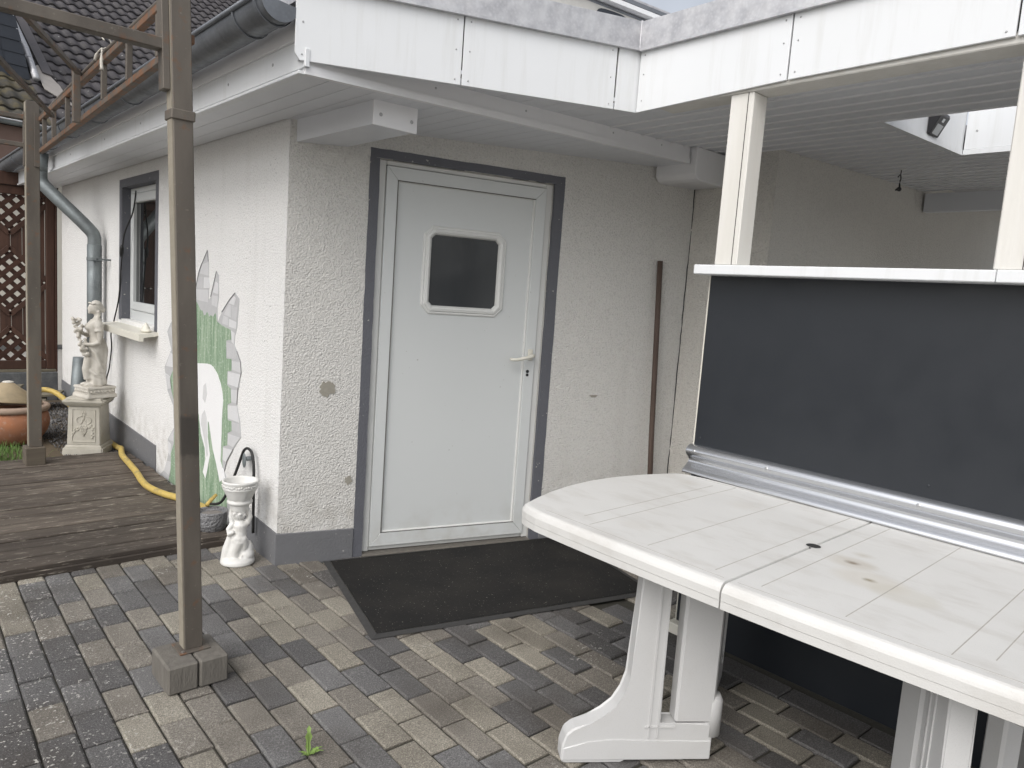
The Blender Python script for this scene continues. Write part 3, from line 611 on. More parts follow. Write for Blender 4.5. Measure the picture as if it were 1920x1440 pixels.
box('coping_corner', (1.306, NFa-.018, zft(1.32)-.002), (1.332, NFa-.002, zft(1.32)+.117), mZinc, rf, FD, .002)
prism('coping_drip', [FD((s, NFa-.022, z)) for s, z in ((-.15, zft(-.15)-.008), (1.306, zft(1.306)-.008), (1.306, zft(1.306)+.002), (-.15, zft(-.15)+.002))], FD((0, .02, 0)), mZinc, rf)
# boxed purlin ends
pb = thing('purlin_box', None, None); pb.parent = B
mk('purlin_casing', [(.052, -.655, 2.072), (.262, -.655, 2.078), (.262, .0, 2.078), (.030, .02, 2.066), (.052, -.655, 2.179), (.262, -.655, 2.182), (.262, .0, 2.182), (.030, .02, 2.179)], [(3, 2, 1, 0), (4, 5, 6, 7), (0, 1, 5, 4), (1, 2, 6, 5), (2, 3, 7, 6), (3, 0, 4, 7)], mSoff, pb)
box('purlin_cap', (.050, -.664, 2.070), (.264, -.656, 2.178), mWhiteB, pb, bev=.002)
for x_ in (.085, .235): screw((x_, -.664, 2.115), (0, -1, 0), pb, .008)
prism('purlin_box_end', [(2.02, -.85, 2.325), (2.02, -.85, 2.175), (2.045, -.85, 2.15), (2.08, -.85, 2.142), (2.324, -.85, 2.142), (2.324, -.85, 2.325)], (0, .28, 0), mWhiteB, pb, .004)

# gutter and downpipe
gut = thing('rain_gutter', None, None); gut.parent = B
GX, GR = -.418, .068
gz = lambda y: 2.362-.006*(y+.8)
V_, F_ = [], []; ys = [-.80, 0, 1, 2, 3, 4, 5, 6, 7.2]; nA = 14
for y in ys:
    for rr_ in (GR, GR-.003):
        for k in range(nA+1):
            a = math.pi+math.pi*k/nA; V_.append((GX+rr_*math.cos(a), y, gz(y)+rr_*math.sin(a)+(.014*(1-k/nA))))
n2 = nA+1
for i in range(len(ys)-1):
    b0 = i*2*n2; b1 = (i+1)*2*n2
    for k in range(nA):
        F_ += [(b0+k, b0+k+1, b1+k+1, b1+k), (b0+n2+k+1, b0+n2+k, b1+n2+k, b1+n2+k+1)]
mk('gutter_trough', V_, F_, mGut, gut, True)
tubeo('gutter_bead', [(GX-GR-.004, y, gz(y)+.016) for y in ys], .0095, mGut, gut, 10)
prism('gutter_end_cap', [(GX+GR*math.cos(math.pi+math.pi*k/nA), -.802, gz(-.8)+GR*math.sin(math.pi+math.pi*k/nA)+.014*(1-k/nA)) for k in range(nA+1)], (0, -.006, 0), mGut, gut)
def strap(y, w=.012, r=.0735):
    V, F = [], []
    for yy in (y-w/2, y+w/2):
        for rr_ in (r, r-.004):
            for k in range(nA+1):
                a = math.pi+math.pi*k/nA; V.append((GX+rr_*math.cos(a), yy, gz(y)+rr_*math.sin(a)+.014*(1-k/nA)))
    for k in range(nA): F += [(k, k+1, n2*2+k+1, n2*2+k), (n2+k, n2*3+k, n2*3+k+1, n2+k+1), (k, n2+k, n2+k+1, k+1), (n2*2+k, n2*2+k+1, n2*3+k+1, n2*3+k)]
    return mk('gutter_bracket', V, F, mGut, gut)
for y in (-.755, -.56, .30, 1.05, 1.8, 2.55, 3.3, 3.9, 4.6, 5.4): strap(y, .014 if y > -.7 else .02, .0735)
dp = thing('downpipe', None, None); dp.parent = B
tubeo('outlet', [(-.42, 3.62, 2.275), (-.42, 3.62, 2.20), (-.42, 3.62, 2.13)], [.058, .052, .05], mPipe, dp, 14)
tubeo('offset_pipe', spline([(-.42, 3.62, 2.14), (-.415, 3.62, 2.06), (-.37, 3.585, 1.995), (-.25, 3.50, 1.86), (-.14, 3.425, 1.735), (-.09, 3.40, 1.665), (-.085, 3.40, 1.58), (-.085, 3.40, 1.50)], 5), .050, mPipe, dp, 16)
tubeo('straight_pipe', [(-.085, 3.40, 1.59), (-.085, 3.40, .62)], .0545, mPipe, dp, 16)
tubeo('straight_pipe', [(-.085, 3.40, .62), (-.10, 3.43, .12)], .0535, mPipe, dp, 16)
bm = bmesh.new(); tube(bm, [(-.085, 3.40, 1.462), (-.085, 3.40, 1.487)], .058, 16); bbox(bm, (-.10, 3.24, 1.468), (.0, 3.255, 1.482)); bbox(bm, (-.11, 3.24, 1.464), (-.095, 3.35, 1.486)); from_bm('pipe_clip', bm, mPipe, dp)
tubeo('broken_pipe_stub', [(-.20, 3.52, .02), (-.165, 3.50, .66)], [.062, .056], mPipe, dp, 16)

# ------------------------------------------------------------------ carport
CP = thing('carport', 'white carport roof with boarded ceiling and skylight behind the dark screen', 'carport', (1.1, -2.2, 0))
for y0 in (-1.765, -2.748):
    p = thing('post', None, None, (1.11, y0+.05, 1.6)); p.parent = CP; p.location = Vector((1.11, y0+.05, 1.6))-WL[CP.name]
    box('post_shaft', (1.06, y0, 1.601), (1.16, y0+.102, 2.2625), mPost, p, bev=.004)
    mk('post_joint', [(1.0585, y0+.022, 1.603), (1.0585, y0+.0245, 1.603), (1.0585, y0+.0245, 2.26), (1.0585, y0+.022, 2.26), (1.062, y0+.022, 1.603), (1.062, y0+.0245, 1.603), (1.062, y0+.0245, 2.26), (1.062, y0+.022, 2.26)], [(3, 2, 1, 0), (4, 5, 6, 7), (0, 1, 5, 4), (1, 2, 6, 5), (2, 3, 7, 6), (3, 0, 4, 7)], mGap, p)
box('eaves_beam', (1.055, -5.2, 2.263), (1.175, -1.30, 2.36), mPost, CP, bev=.004)
def ffas(y0, y1):
    zb = lambda y: 2.253+.03*min(1, (-1.21-y)/.9); 
    prism('fascia_panel', [(1.04, y0, zb(y0)), (1.04, y1, zb(y1)), (1.04, y1, 2.56), (1.04, y0, 2.56)], (.010, 0, 0), mWhite, CP, .0012)
    for y in (y0-.025, y1+.025):
        for z in (2.30, 2.41, 2.49): screw((1.04, y, z), (-1, 0, 0), CP, .0035)
ffas(-1.203, -1.902); ffas(-1.908, -2.622); ffas(-2.628, -3.34); ffas(-3.346, -4.06)
box('fascia_backing', (1.0515, -5.0, 2.30), (1.0545, -1.21, 2.55), mGap, CP, bev=0)
prism('coping', [(1.026, -1.196, 2.512), (1.026, -5.1, 2.528), (1.026, -5.1, 2.632), (1.026, -1.196, 2.630)], (.12, 0, 0), mZinc, CP, .002)
prism('coping_drip', [(1.018, -1.21, 2.504), (1.018, -5.1, 2.52), (1.018, -5.1, 2.53), (1.018, -1.21, 2.514)], (.02, 0, 0), mZinc, CP)
SKX0, SKX1, SKY0, SKY1 = 1.96, 3.02, -2.95, -1.875
bw = .125; x = -.30
def cboard(xa, xb, ya, yb, ya2=None, yb2=None, nm='ceiling_board', dz=0, mt=None):
    ya2 = ya if ya2 is None else ya2; yb2 = yb if yb2 is None else yb2
    V = [(xa, ya, zc(xa)+dz), (xb, ya2, zc(xb)+dz), (xb, yb2, zc(xb)+dz), (xa, yb, zc(xa)+dz)]
    g = .004
    V2 = [(a, b, c+.014) for a, b, c in V]
    mk(nm, V+V2, [(3, 2, 1, 0), (4, 5, 6, 7), (0, 1, 5, 4), (1, 2, 6, 5), (2, 3, 7, 6), (3, 0, 4, 7)], mt or mSoff, CP)
fl = lambda x: -1.198-.2764*(x-1.05)+.004
while x < 4.45:
    xa, xb = x, min(x+bw-.0035, 4.45)
    if xb < 1.04: cboard(xa, xb, fl(xa), -.79, fl(xb), -.79)
    elif xa < 1.18: cboard(max(xa, .9), xb, -1.30 if xa > 1.0 else fl(xa), -.79)
    else:
        yb = -.70 if xb < 2.33 else -1.17
        if xb <= SKX0 or xa >= SKX1: cboard(xa, xb, -5.1, yb)
        else:
            if xa < SKX0: cboard(xa, SKX0, SKY0, SKY1)
            if xb > SKX1: cboard(SKX1, xb, SKY0, SKY1)
            cboard(xa, xb, SKY1, yb); cboard(xa, xb, -5.1, SKY0)
    if 1.2 < xb < 4.4:
        for ya, yb in (((-5.1, -.71 if xb < 2.33 else -1.18),) if not SKX0-.01 < xb < SKX1+.01 else ((-5.1, SKY0-.03), (SKY1+.03, -.71 if xb < 2.33 else -1.18))):
            cboard(xb-.003, xb+.009, ya, yb, nm='groove_light_strip', dz=-.007, mt=mWhiteB)  # added white strips stand for light caught in the board grooves
    x += bw
prism_f('ceiling_backing', [(1.2, -5.0), (SKX0, -5.0), (SKX0, -.8), (1.2, -.8)], lambda x: zc(x)+.016, .01, mGap, CP)
prism_f('ceiling_backing', [(SKX1, -5.0), (4.45, -5.0), (4.45, -1.1), (SKX1, -1.1)], lambda x: zc(x)+.016, .01, mGap, CP)
prism_f('ceiling_backing', [(SKX0, SKY1), (SKX1, SKY1), (SKX1, -1.0), (SKX0, -1.0)], lambda x: zc(x)+.016, .01, mGap, CP)
prism_f('ceiling_backing', [(SKX0, -5.0), (SKX1, -5.0), (SKX1, SKY0), (SKX0, SKY0)], lambda x: zc(x)+.016, .01, mGap, CP)
prism_f('ceiling_backing', [(-.2, -.82), (1.02, -1.16), (1.2, -1.16), (1.2, -.8), (-.2, -.8)], lambda x: zc(x)+.016, .01, mGap, CP)
# skylight shaft lining
sk = thing('skylight', None, None, (2.5, -2.4, 2.4)); sk.parent = CP; sk.location = Vector((2.5, -2.4, 2.4))-WL[CP.name]
prism('skylight_trim', [(SKX0, SKY1-.004, zc(SKX0)-.004), (SKX1, SKY1-.004, zc(SKX1)-.004), (SKX1, SKY1-.004, zc(SKX1)+.024), (SKX0, SKY1-.004, zc(SKX0)+.024)], (0, .02, 0), mWhite, sk)
prism('skylight_lining', [(SKX0, SKY1+.002, zc(SKX0)+.026), (SKX1, SKY1+.002, zc(SKX1)+.026), (SKX1, SKY1+.002, 2.62), (SKX0, SKY1+.002, 2.62)], (0, .02, 0), mWhite, sk)
box('skylight_trim', (SKX1-.016, SKY0, zc(SKX1)-.004), (SKX1+.004, SKY1-.006, zc(SKX1)+.024), mWhite, sk, bev=.001)
box('skylight_lining', (SKX1-.010, SKY0, zc(SKX1)+.026), (SKX1+.01, SKY1-.006, 2.62), mWhite, sk, bev=.001)
box('skylight_lining', (SKX0-.02, SKY0, zc(SKX0)), (SKX0, SKY1-.006, 2.62), mWhite, sk, bev=.001)
box('skylight_lining', (SKX0, SKY0-.02, zc(SKX0)), (SKX1, SKY0-.001, 2.62), mWhite, sk, bev=.001)
screw((SKX1-.011, SKY1-.06, 2.48), (-1, 0, 0), sk, .006)
box('ceiling_beam', (4.452, -5.0, 2.258), (4.53, -1.19, 2.392), mSoff, CP, bev=.003)
box('rear_post', (4.46, -4.7, 0), (4.56, -4.6, 2.257), mPost, CP, bev=.004)

# solar lamp in the skylight
lamp = thing('solar_lamp', 'small black wedge-shaped solar lamp mounted inside the skylight', 'lamp', (2.54, -1.88, 2.42))
prism('lamp_body', [(2.482, -1.8765, 2.372), (2.482, -1.888, 2.366), (2.482, -1.935, 2.455), (2.482, -1.932, 2.470), (2.482, -1.92, 2.474), (2.482, -1.8765, 2.474)], (.118, 0, 0), mBlack, lamp, .002)
def lampf(u, v, d=.0012): # on the tilted face
    a = Vector((2.482, -1.888, 2.366)); b = Vector((2.482, -1.935, 2.455)); t = b-a; n = Vector((0, -t.z, t.y)).normalized()
    return a+t*v+Vector((u, 0, 0))+n*d
for nm, u0, u1, v0, v1, mt in (('lens', .022, .096, .08, .58, mLampF), ('sensor', .048, .072, .70, .88, mWhite)):
    c = [lampf(u0, v0), lampf(u1, v0), lampf(u1, v1), lampf(u0, v1)]
    prism(nm, c, lampf(0, 0, -.004)-lampf(0, 0, 0), mt, lamp)

# hanging hook under the carport ceiling
hk = thing('hanging_hook', 'small dark wire hook hanging from the carport ceiling', 'hook', (3.34, -1.44, 2.37))
tubeo('wire', [(3.34, -1.44, zc(3.34)), (3.335, -1.44, 2.34), (3.345, -1.442, 2.31), (3.335, -1.44, 2.285)], .0028, mRubber, hk, 6)
tubeo('wire_loop', [(3.30, -1.44, 2.315), (3.318, -1.44, 2.33), (3.335, -1.44, 2.335), (3.345, -1.44, 2.31), (3.332, -1.44, 2.295)], .0035, mRubber, hk, 6)
bm = bmesh.new(); ell(bm, (3.325, -1.445, 2.245), (.022, .014, .014), 0, 10); tube(bm, [(3.335, -1.44, 2.285), (3.335, -1.442, 2.262), (3.325, -1.445, 2.25), (3.29, -1.447, 2.238), (3.272, -1.447, 2.232)], [.004, .006, .008, .007, .005], 6)
from_bm('clip', bm, mRubber, hk, True)

# ------------------------------------------------------------------ dark screen in front of the carport
SC = thing('privacy_screen', 'anthracite panel screen with white top rail and silver trim behind the table', 'screen', (1.15, -2.4, 0))
box('dark_panel', (1.14, -5.0, .006), (1.158, -1.603, 1.5605), mDark, SC, bev=.001)
box('panel_edge', (1.139, -1.602, .05), (1.159, -1.597, 1.56), mCream, SC, bev=.001)
box('panel_edge', (1.161, -1.60, .05), (1.178, -1.585, 1.56), mPostFace, SC, bev=.001)
box('top_rail', (1.045, -2.66, 1.562), (1.19, -1.578, 1.600), mWhite, SC, bev=.003); box('top_rail', (1.045, -5.0, 1.562), (1.19, -2.662, 1.6005), mWhite, SC, bev=.003)
box('foot_block', (1.095, -1.665, 0), (1.175, -1.585, .048), mCream, SC, bev=.004)
box('foot_block', (1.10, -3.6, 0), (1.175, -3.5, .048), mCream, SC, bev=.004)
prf = [(1.139, .843), (1.128, .842), (1.114, .836), (1.104, .826), (1.101, .814), (1.105, .803), (1.115, .794), (1.125, .786), (1.130, .776), (1.127, .765), (1.116, .755), (1.103, .746), (1.093, .738), (1.088, .731), (1.087, .7245), (1.139, .7245)]
V_ = [(a, y, z) for y in (-1.592, -5.0) for a, z in prf]; n_ = len(prf)
o = mk('silver_trim', V_, [(k, k+1, n_+k+1, n_+k) for k in range(n_-1)], mAlu, SC, True)
prism('trim_end', [(a, -1.5925, z) for a, z in prf], (0, .002, 0), mAlu, SC)
for y in (-1.63, -1.965, -2.52, -3.0): screw((1.103, y, .820), (-1, 0, .3), SC, .0065)
for y, z in ((-1.628, .875), (-2.53, .885), (-1.66, .13), (-3.1, .9)): screw((1.14, y, z), (-1, 0, 0), SC, .005, mDark)

# ------------------------------------------------------------------ garden table
TB = thing('garden_table', 'long white plastic garden table with stained top, slotted legs and parasol hole', 'table', (.643, -2.393, 0))
EW = Vector((.99962, .0275, 0)); EL = Vector((-.0275, .99962, 0)); TC = Vector((.643, -2.393, 0))
def FT(w, l, z): return TC+EW*w+EL*l+Vector((0, 0, z))
def outline(sgn):
    pts = []; n = 9
    l0 = .0024
    # front edge from seam to corner, rounded corner, bowed end, back again
    def fw(l): return .532-.028*(l/.79)**2
    pts += [(-fw(l), l) for l in (l0, .2, .4, .58, .70)]
    pts += [(-.497, .755), (-.486, .785), (-.465, .807)]
    pts += [(w, .905-.10*(abs(w)/.465)**2) for w in (-.38, -.28, -.15, 0, .15, .28, .38)]
    pts += [(.465, .807), (.486, .785), (.497, .755)]
    pts += [(fw(l), l) for l in (.70, .58, .4, .2, l0)]
    return [(w if w < 0 else w*.928, sgn*l) for w, l in pts]
TZ, TZB = .722, .655
for sgn in (1, -1):
    ol = outline(sgn); bm = bmesh.new(); n = len(ol)
    lay = [(0.0, TZB), (0.0, .676), (-.0012, .678), (-.0012, .700), (.002, .707), (.007, .7145), (.014, .7195), (.024, TZ)]
    rings = []
    for ins, z in lay:
        ring = []
        for w, l in ol:
            d = Vector((w, l)); k = 1-ins/max(.3, d.length)
            ring.append(bm.verts.new(FT(w*(k if abs(l) > .01 else 1-ins/.532), l*k if abs(l) > .01 else sgn*(.0024+max(0, ins)*.10), z)))
        rings.append(ring)
    for i in range(len(rings)-1):
        for k in range(n): bm.faces.new((rings[i][k], rings[i][(k+1) % n], rings[i+1][(k+1) % n], rings[i+1][k]))
    bm.faces.new(rings[0]); bm.faces.new(rings[-1])
    from_bm('tabletop_half', bm, mTab, TB)
    for l in ((.065, .29, .515, .585) if sgn > 0 else (-.07, -.285, -.51, -.58)):
        a, b = (-.455, .435) if abs(l) < .55 else (-.40, .38)
        V = [FT(a, l-.0013, TZ-.002), FT(b, l-.0013, TZ-.002), FT(b, l+.0013, TZ-.002), FT(a, l+.0013, TZ-.002)]
        prism('groove', V, (0, 0, .0025), mGroove, TB)
    for w in (-.487, .455):
        prism('groove', [FT(w-.001, sgn*.02, TZ-.002), FT(w+.001, sgn*.02, TZ-.002), FT(w*.955+.001, sgn*.70, TZ-.002), FT(w*.955-.001, sgn*.70, TZ-.002)], (0, 0, .0024), mGroove, TB)
bm = bmesh.new(); tube(bm, [FT(0, .0, TZ-.004), FT(0, 0, TZ+.0008)], .022, 20); from_bm('parasol_hole', bm, mGap, TB)
bm = bmesh.new()
for k in range(24):
    a = k*2*math.pi/24; b = (k+1)*2*math.pi/24
    q = [bm.verts.new(FT(r*math.cos(t), r*math.sin(t), TZ+.0012)) for r, t in ((.022, a), (.026, a), (.026, b), (.022, b))]; bm.faces.new(q)
from_bm('hole_rim', bm, mTab, TB)
def legp(sw, sl):
    """one slotted leg panel; sw: front/back, sl: which half"""
    dl = 0 if sl > 0 else -.19                       # the far pedestal stands nearer the table end
    F, A = (FT(-.565, .469*sl+dl, 0), FT(-.178, .183*sl+dl, 0)) if sw > 0 else (FT(.42, .50*sl+dl*.6, 0), FT(.15, .385*sl+dl*.6, 0)); du = (A-F); Lg = du.length; du /= Lg
    nn = Vector((-du.y, du.x, 0)); nn = nn if (nn.dot(FT(0, 0, 0)-F) < 0) == True else -nn
    def Q(u, z, n): return F+du*u+nn*n+Vector((0, 0, z))
    L = thing('leg', None, None, tuple((F+A)/2)); L.parent = TB; L.location = (F+A)/2-WL[TB.name]
    foot = [(0, .008), (.0, .055), (.012, .095), (.035, .115), (.085, .130), (.13, .152), (.165, .182), (.190, .225), (.205, .275), (.214, .655), (.305, .655), (.305, .13), (.487, .13), (.487, .008), (.40, .008), (.395, .016), (.20, .016), (.195, .0), (.01, .0)]
    if sw < 0: foot = [(.19, .0), (.205, .275), (.214, .655), (.305, .655), (.305, .13), (.487, .13), (.487, .0)]
    foot = [(u*Lg/.487, z) for u, z in foot]
    prism('leg_panel', [Q(u, z, -.03) for u, z in foot], nn*.06, mLeg, L, .005)
    prism('leg_upright', [Q(u*Lg/.487, z, -.03) for u, z in ((.357, .1315), (.487, .1315), (.487, .655), (.357, .655))], nn*.06, mLeg, L, .008)
    if sw > 0: prism('foot_band', [Q(u*Lg/.487, z, -.0335) for u, z in ((.002, .012), (.484, .012), (.484, .075), (.30, .075), (.16, .080), (.08, .072), (.004, .052))], nn*.067, mLeg, L, .003)
    for u in (.272, .30): prism('leg_rib', [Q(u*Lg/.487, z, -.0335) for z in (.085, .655)]+[Q((u+.005)*Lg/.487, z, -.0335) for z in (.655, .085)], nn*.067, mLeg, L)
    prism('leg_rib', [Q(u*Lg/.487, z, -.0335) for u, z in ((.26, .118), (.36, .118), (.36, .124), (.26, .124))], nn*.067, mLeg, L)
    if sw > 0: tubeo('corner_cap', [Q(.487*Lg/.487, .085, 0), Q(.487*Lg/.487, .20, 0), Q(.485*Lg/.487, .215, 0)], [.033, .033, .026], mLeg, L, 12)
    return L
for sl in (1, -1):
    for sw in (1, -1): legp(sw, sl)
    prism('support_rib', [FT(w, .47*sl-(0 if sl > 0 else .17), z) for w, z in ((-.50, .654), (-.47, .632), (-.30, .618), (.30, .618), (.40, .632), (.43, .654))], EL*(.05*sl), mLeg, TB, .004)

# ------------------------------------------------------------------ door mat
mt = thing('door_mat', 'long dark ribbed door mat with rubber edge in front of the white door', 'mat', tuple(FD((.9, -.45, 0))))
MA = math.radians(1.7)
def FM(v): # mat frame
    s, n = v[0]-.235, v[1]+.47
    return FD((.235+s*math.cos(MA)-n*math.sin(MA)*.3, -.47+s*math.sin(MA)*.9+n, v[2]))
bm = bmesh.new(); bmesh.ops.create_grid(bm, x_segments=24, y_segments=14, size=.5)
for v in bm.verts:
    v.co = FM((.265+(v.co.x+.5)*1.40, -.895+(v.co.y+.5)*.835, .0105+U(-.0006, .0006)))
from_bm('mat_pile', bm, mMat, mt, True)
def mring(o, i):
    pts = [(o[0], o[2]), (o[1], o[2]), (o[1], o[3]), (o[0], o[3])]; pin = [(i[0], i[2]), (i[1], i[2]), (i[1], i[3]), (i[0], i[3])]
    V = [FM((a, b, .003)) for a, b in pts]+[FM((a, b, .0105)) for a, b in pin]+[FM((a, b, .001)) for a, b in pin]
    return mk('mat_edge', V, [(k, (k+1) % 4, 4+(k+1) % 4, 4+k) for k in range(4)]+[(8+k, 8+(k+1) % 4, (k+1) % 4, k) for k in range(4)], mMatE, mt)
mring((.232, 1.70, -.925, -.03), (.262, 1.668, -.898, -.057))

# ------------------------------------------------------------------ pole leaning on the wall
st = tubeo('leaning_pole', [FD((2.225, -.10, .0)), FD((2.205, -.07, .6)), FD((2.192, -.045, 1.2)), FD((2.184, -.02, 1.69))], .0165, mStick, None, 12)
tag(st, 'brown wooden pole leaning on the white wall right of the door', 'pole')

# ------------------------------------------------------------------ steel pergola frame
PG_ = thing('steel_frame', 'rusty steel pergola frame of two posts and a laddered rail', 'pergola', (-.68, -.815, .1))
def obar(name, a, b, w, h, mat, par, upv=(0, 0, 1), bev=.003):
    a, b = Vector(a), Vector(b); t = (b-a).normalized(); s = t.cross(Vector(upv)).normalized(); u = s.cross(t)
    return prism(name, [a+s*x+u*y for x, y in ((-w/2, -h/2), (w/2, -h/2), (w/2, h/2), (-w/2, h/2))], b-a, mat, par, bev)
LN = -.037  # lean per metre of the near post
T1 = Vector((-.6765-.09, -.815, 2.62)); B1 = Vector((-.6765, -.815, .104))
def p1(z): return B1+(T1-B1)*((z-.104)/(2.62-.104))
obar('post', B1, T1, .062, .060, mSteelP, PG_, (0, 1, 0), .003)
# flat pale strip on the left face of the near post
e0, e1 = p1(.11), p1(2.60)
obar('pale_edge', e0+Vector((-.0325, -.004, 0)), e1+Vector((-.0325, -.004, 0)), .0035, .046, mPostFace, PG_, (0, 1, 0), 0)
prism('foot_plate', [(-.73, -.868, .1005), (-.625, -.866, .1005), (-.625, -.765, .1005), (-.73, -.767, .1005)], (0, 0, .005), mSteelB, PG_, .001)
bm = bmesh.new(); tube(bm, [(-.718, -.856, .105), (-.718, -.856, .1095)], .006, 6); from_bm('bolt', bm, mScrew, PG_)
c = p1(1.915)
obar('clamp', c+Vector((0, 0, -.016)), c+Vector((0, 0, .016)), .074, .072, mSteel, PG_, (0, 1, 0), .003)
P2 = Vector((-.655, 2.42, .172)); P2T = P2+Vector((-.002, 0, 2.27))
obar('post', P2, P2T, .075, .075, mSteel, PG_, (0, 1, 0), .003)
obar('pale_edge', P2+Vector((-.039, -.01, .01)), P2T+Vector((-.039, -.01, -.01)), .003, .05, mPostFace, PG_, (0, 1, 0), 0)
# laddered rail
tx = lambda y: p1(2.2).x+(P2.x-p1(2.2).x)*((y+.815)/(2.42+.815))
def RL_(y, z): return Vector((tx(y)+.045, y, z))
UZ = lambda y: 2.345-.004*y; LZ = lambda y: 2.160-.010*y
obar('upper_rail', RL_(-.80, UZ(-.8)), RL_(2.40, UZ(2.4)), .029, .029, mRust, PG_)
tubeo('round_bar', [RL_(y, UZ(y)+.030+.006*math.sin(y*2.1)) for y in (-.9, -.4, 0, .4, .8, 1.2, 1.6, 2.0, 2.40)], .010, mSteel, PG_, 8)
obar('lower_rail', RL_(-.79, LZ(-.79)), RL_(2.40, LZ(2.4)), .029, .029, mRust, PG_)
for y in (-.42, .03, .50, 1.42, 1.88, 2.24): obar('rail_upright', RL_(y, LZ(y)+.018), RL_(y, UZ(y)-.0155), .023, .023, mSteel, PG_, (0, 1, 0), .002)
obar('rail_upright', RL_(.985, LZ(.98)-.02)+Vector((-.03, 0, 0)), RL_(.985, UZ(.98)+.05)+Vector((-.03, 0, 0)), .034, .034, mSteelB, PG_, (0, 1, 0), .002)
# bracket at the near post
obar('post_bracket', p1(1.985)+Vector((-.005, .042, 0)), p1(2.55)+Vector((-.005, .042, 0)), .030, .022, mSteel, PG_, (0, 1, 0), .002)
obar('post_bracket', p1(1.985)+Vector((-.045, .0, .0)), p1(2.55)+Vector((-.045, .0, 0)), .022, .05, mSteel, PG_, (0, 1, 0), .002)
obar('post_bracket', P2+Vector((.02, -.044, 1.86)), P2+Vector((.02, -.044, 2.2)), .03, .012, mSteel, PG_, (0, 1, 0), .001)
obar('post_bracket', P2+Vector((-.044, 0, 1.86)), P2+Vector((-.044, 0, 2.2)), .012, .035, mSteel, PG_, (0, 1, 0), .001)
# crossbars leaving the picture to the left
obar('crossbar', p1(2.12)+Vector((-.03, .0, .0)), (-2.9, -.83, 2.105), .045, .036, mSteel, PG_)
obar('thin_bar', RL_(.93, 2.362)+Vector((-.03, 0, 0)), (-1.32, -.55, 2.362), .022, .02, mSteelB, PG_, bev=.001)
obar('thin_bar', RL_(1.72, 2.262)+Vector((-.03, 0, 0)), (-1.12, .35, 2.262), .022, .02, mSteelB, PG_, bev=.001)
obar('crossbar', P2+Vector((-.03, 0, 2.165)), (-2.9, 2.42, 2.33), .03, .03, mSteelB, PG_)
obar('crossbar', P2+Vector((-.03, 0, 1.99)), (-2.9, 2.42, 2.155), .03, .03, mSteelB, PG_)
# string tied to the rail
sg = thing('string', 'frayed white string knotted on the rusty upper rail', 'string', tuple(RL_(.42, 2.36)))
k0 = RL_(.42, 2.375)
tubeo('cord', spline([k0+Vector(v) for v in ((-.02, -.03, .03), (-.028, .0, .055), (.0, .02, .062), (.02, .02, .03), (-.02, .0, .0), (-.03, -.02, -.02))], 4), .003, mString, sg, 6)
tubeo('cord_end', spline([k0+Vector(v) for v in ((-.025, -.01, .0), (-.032, -.03, -.05), (-.034, -.045, -.10))], 4), [.004]*4+[.007]*4+[.010], mString, sg, 6)
tubeo('cord_end', spline([k0+Vector(v) for v in ((-.025, .0, .0), (-.03, .05, -.01), (-.032, .08, -.035))], 4), [.004]*5+[.008]*4, mString, sg, 6)
# blocks under the posts
b1 = box('concrete_block', (-.790, -.936, .0015), (-.690, -.750, .1), mConc, None, bev=.006); tag(b1, 'grey concrete paving block under the near steel post, left of its pair', 'block', 'concrete blocks under the near post')
b2 = box('concrete_block', (-.686, -.938, .0015), (-.588, -.746, .1), mConc, None, bev=.006); tag(b2, 'grey concrete paving block under the near steel post, right of its pair', 'block', 'concrete blocks under the near post')
b3 = box('timber_block', (-.717, 2.355, DZ), (-.600, 2.485, .172), mGreyW, None, bev=.005); tag(b3, 'dark weathered timber block under the far steel post on the deck edge', 'block')

# ------------------------------------------------------------------ lattice fence at the end of the deck garden
lw = box('low_wall', (-3.4, 5.36, -.08), (.0, 5.60, .305), mBase, None, bev=.01); tag(lw, 'low dark mortared wall under the brown lattice fence', 'wall')
FN = thing('lattice_fence', 'dark brown timber fence with diamond lattice openings beside the white wall', 'fence', (-.5, 5.42, .305))
FY = 5.42
FX0, FX1 = -1.42, -.02
box('frame_post', (FX1-.075, FY-.035, .335), (FX1, FY+.035, 2.14), mFence, FN, bev=.004); box('frame_post', (FX0, FY-.035, .335), (FX0+.07, FY+.035, 2.14), mFence, FN, bev=.004)
box('frame_rail', (FX0, FY-.03, .335), (FX1-.076, FY+.03, .42), mFence, FN, bev=.004); box('frame_rail', (FX0+.071, FY-.034, 2.06), (FX1-.076, FY+.034, 2.14), mFence, FN, bev=.004)
box('base_batten', (FX0-.1, FY-.05, .306), (FX1+.01, FY+.0, .333), mOldTile, FN, bev=.003)
box('top_board', (FX0-.6, FY-.06, 2.145), (FX1+.03, FY+.06, 2.27), mFence, FN, bev=.004)
box('wall_post', (FX1+.002, FY-.05, .305), (.0, FY+.2, 2.15), mLat, FN, bev=.004)
XC, HW = -.40, .335; ZC = [.42, 1.215, 2.01]
xs = FX0+.072; bwf = .096
def dia(x, zc_, sgn): # z of diamond edge at x
    d = abs(x-XC)
    return zc_+sgn*max(0, (HW-d)) if d < HW else None
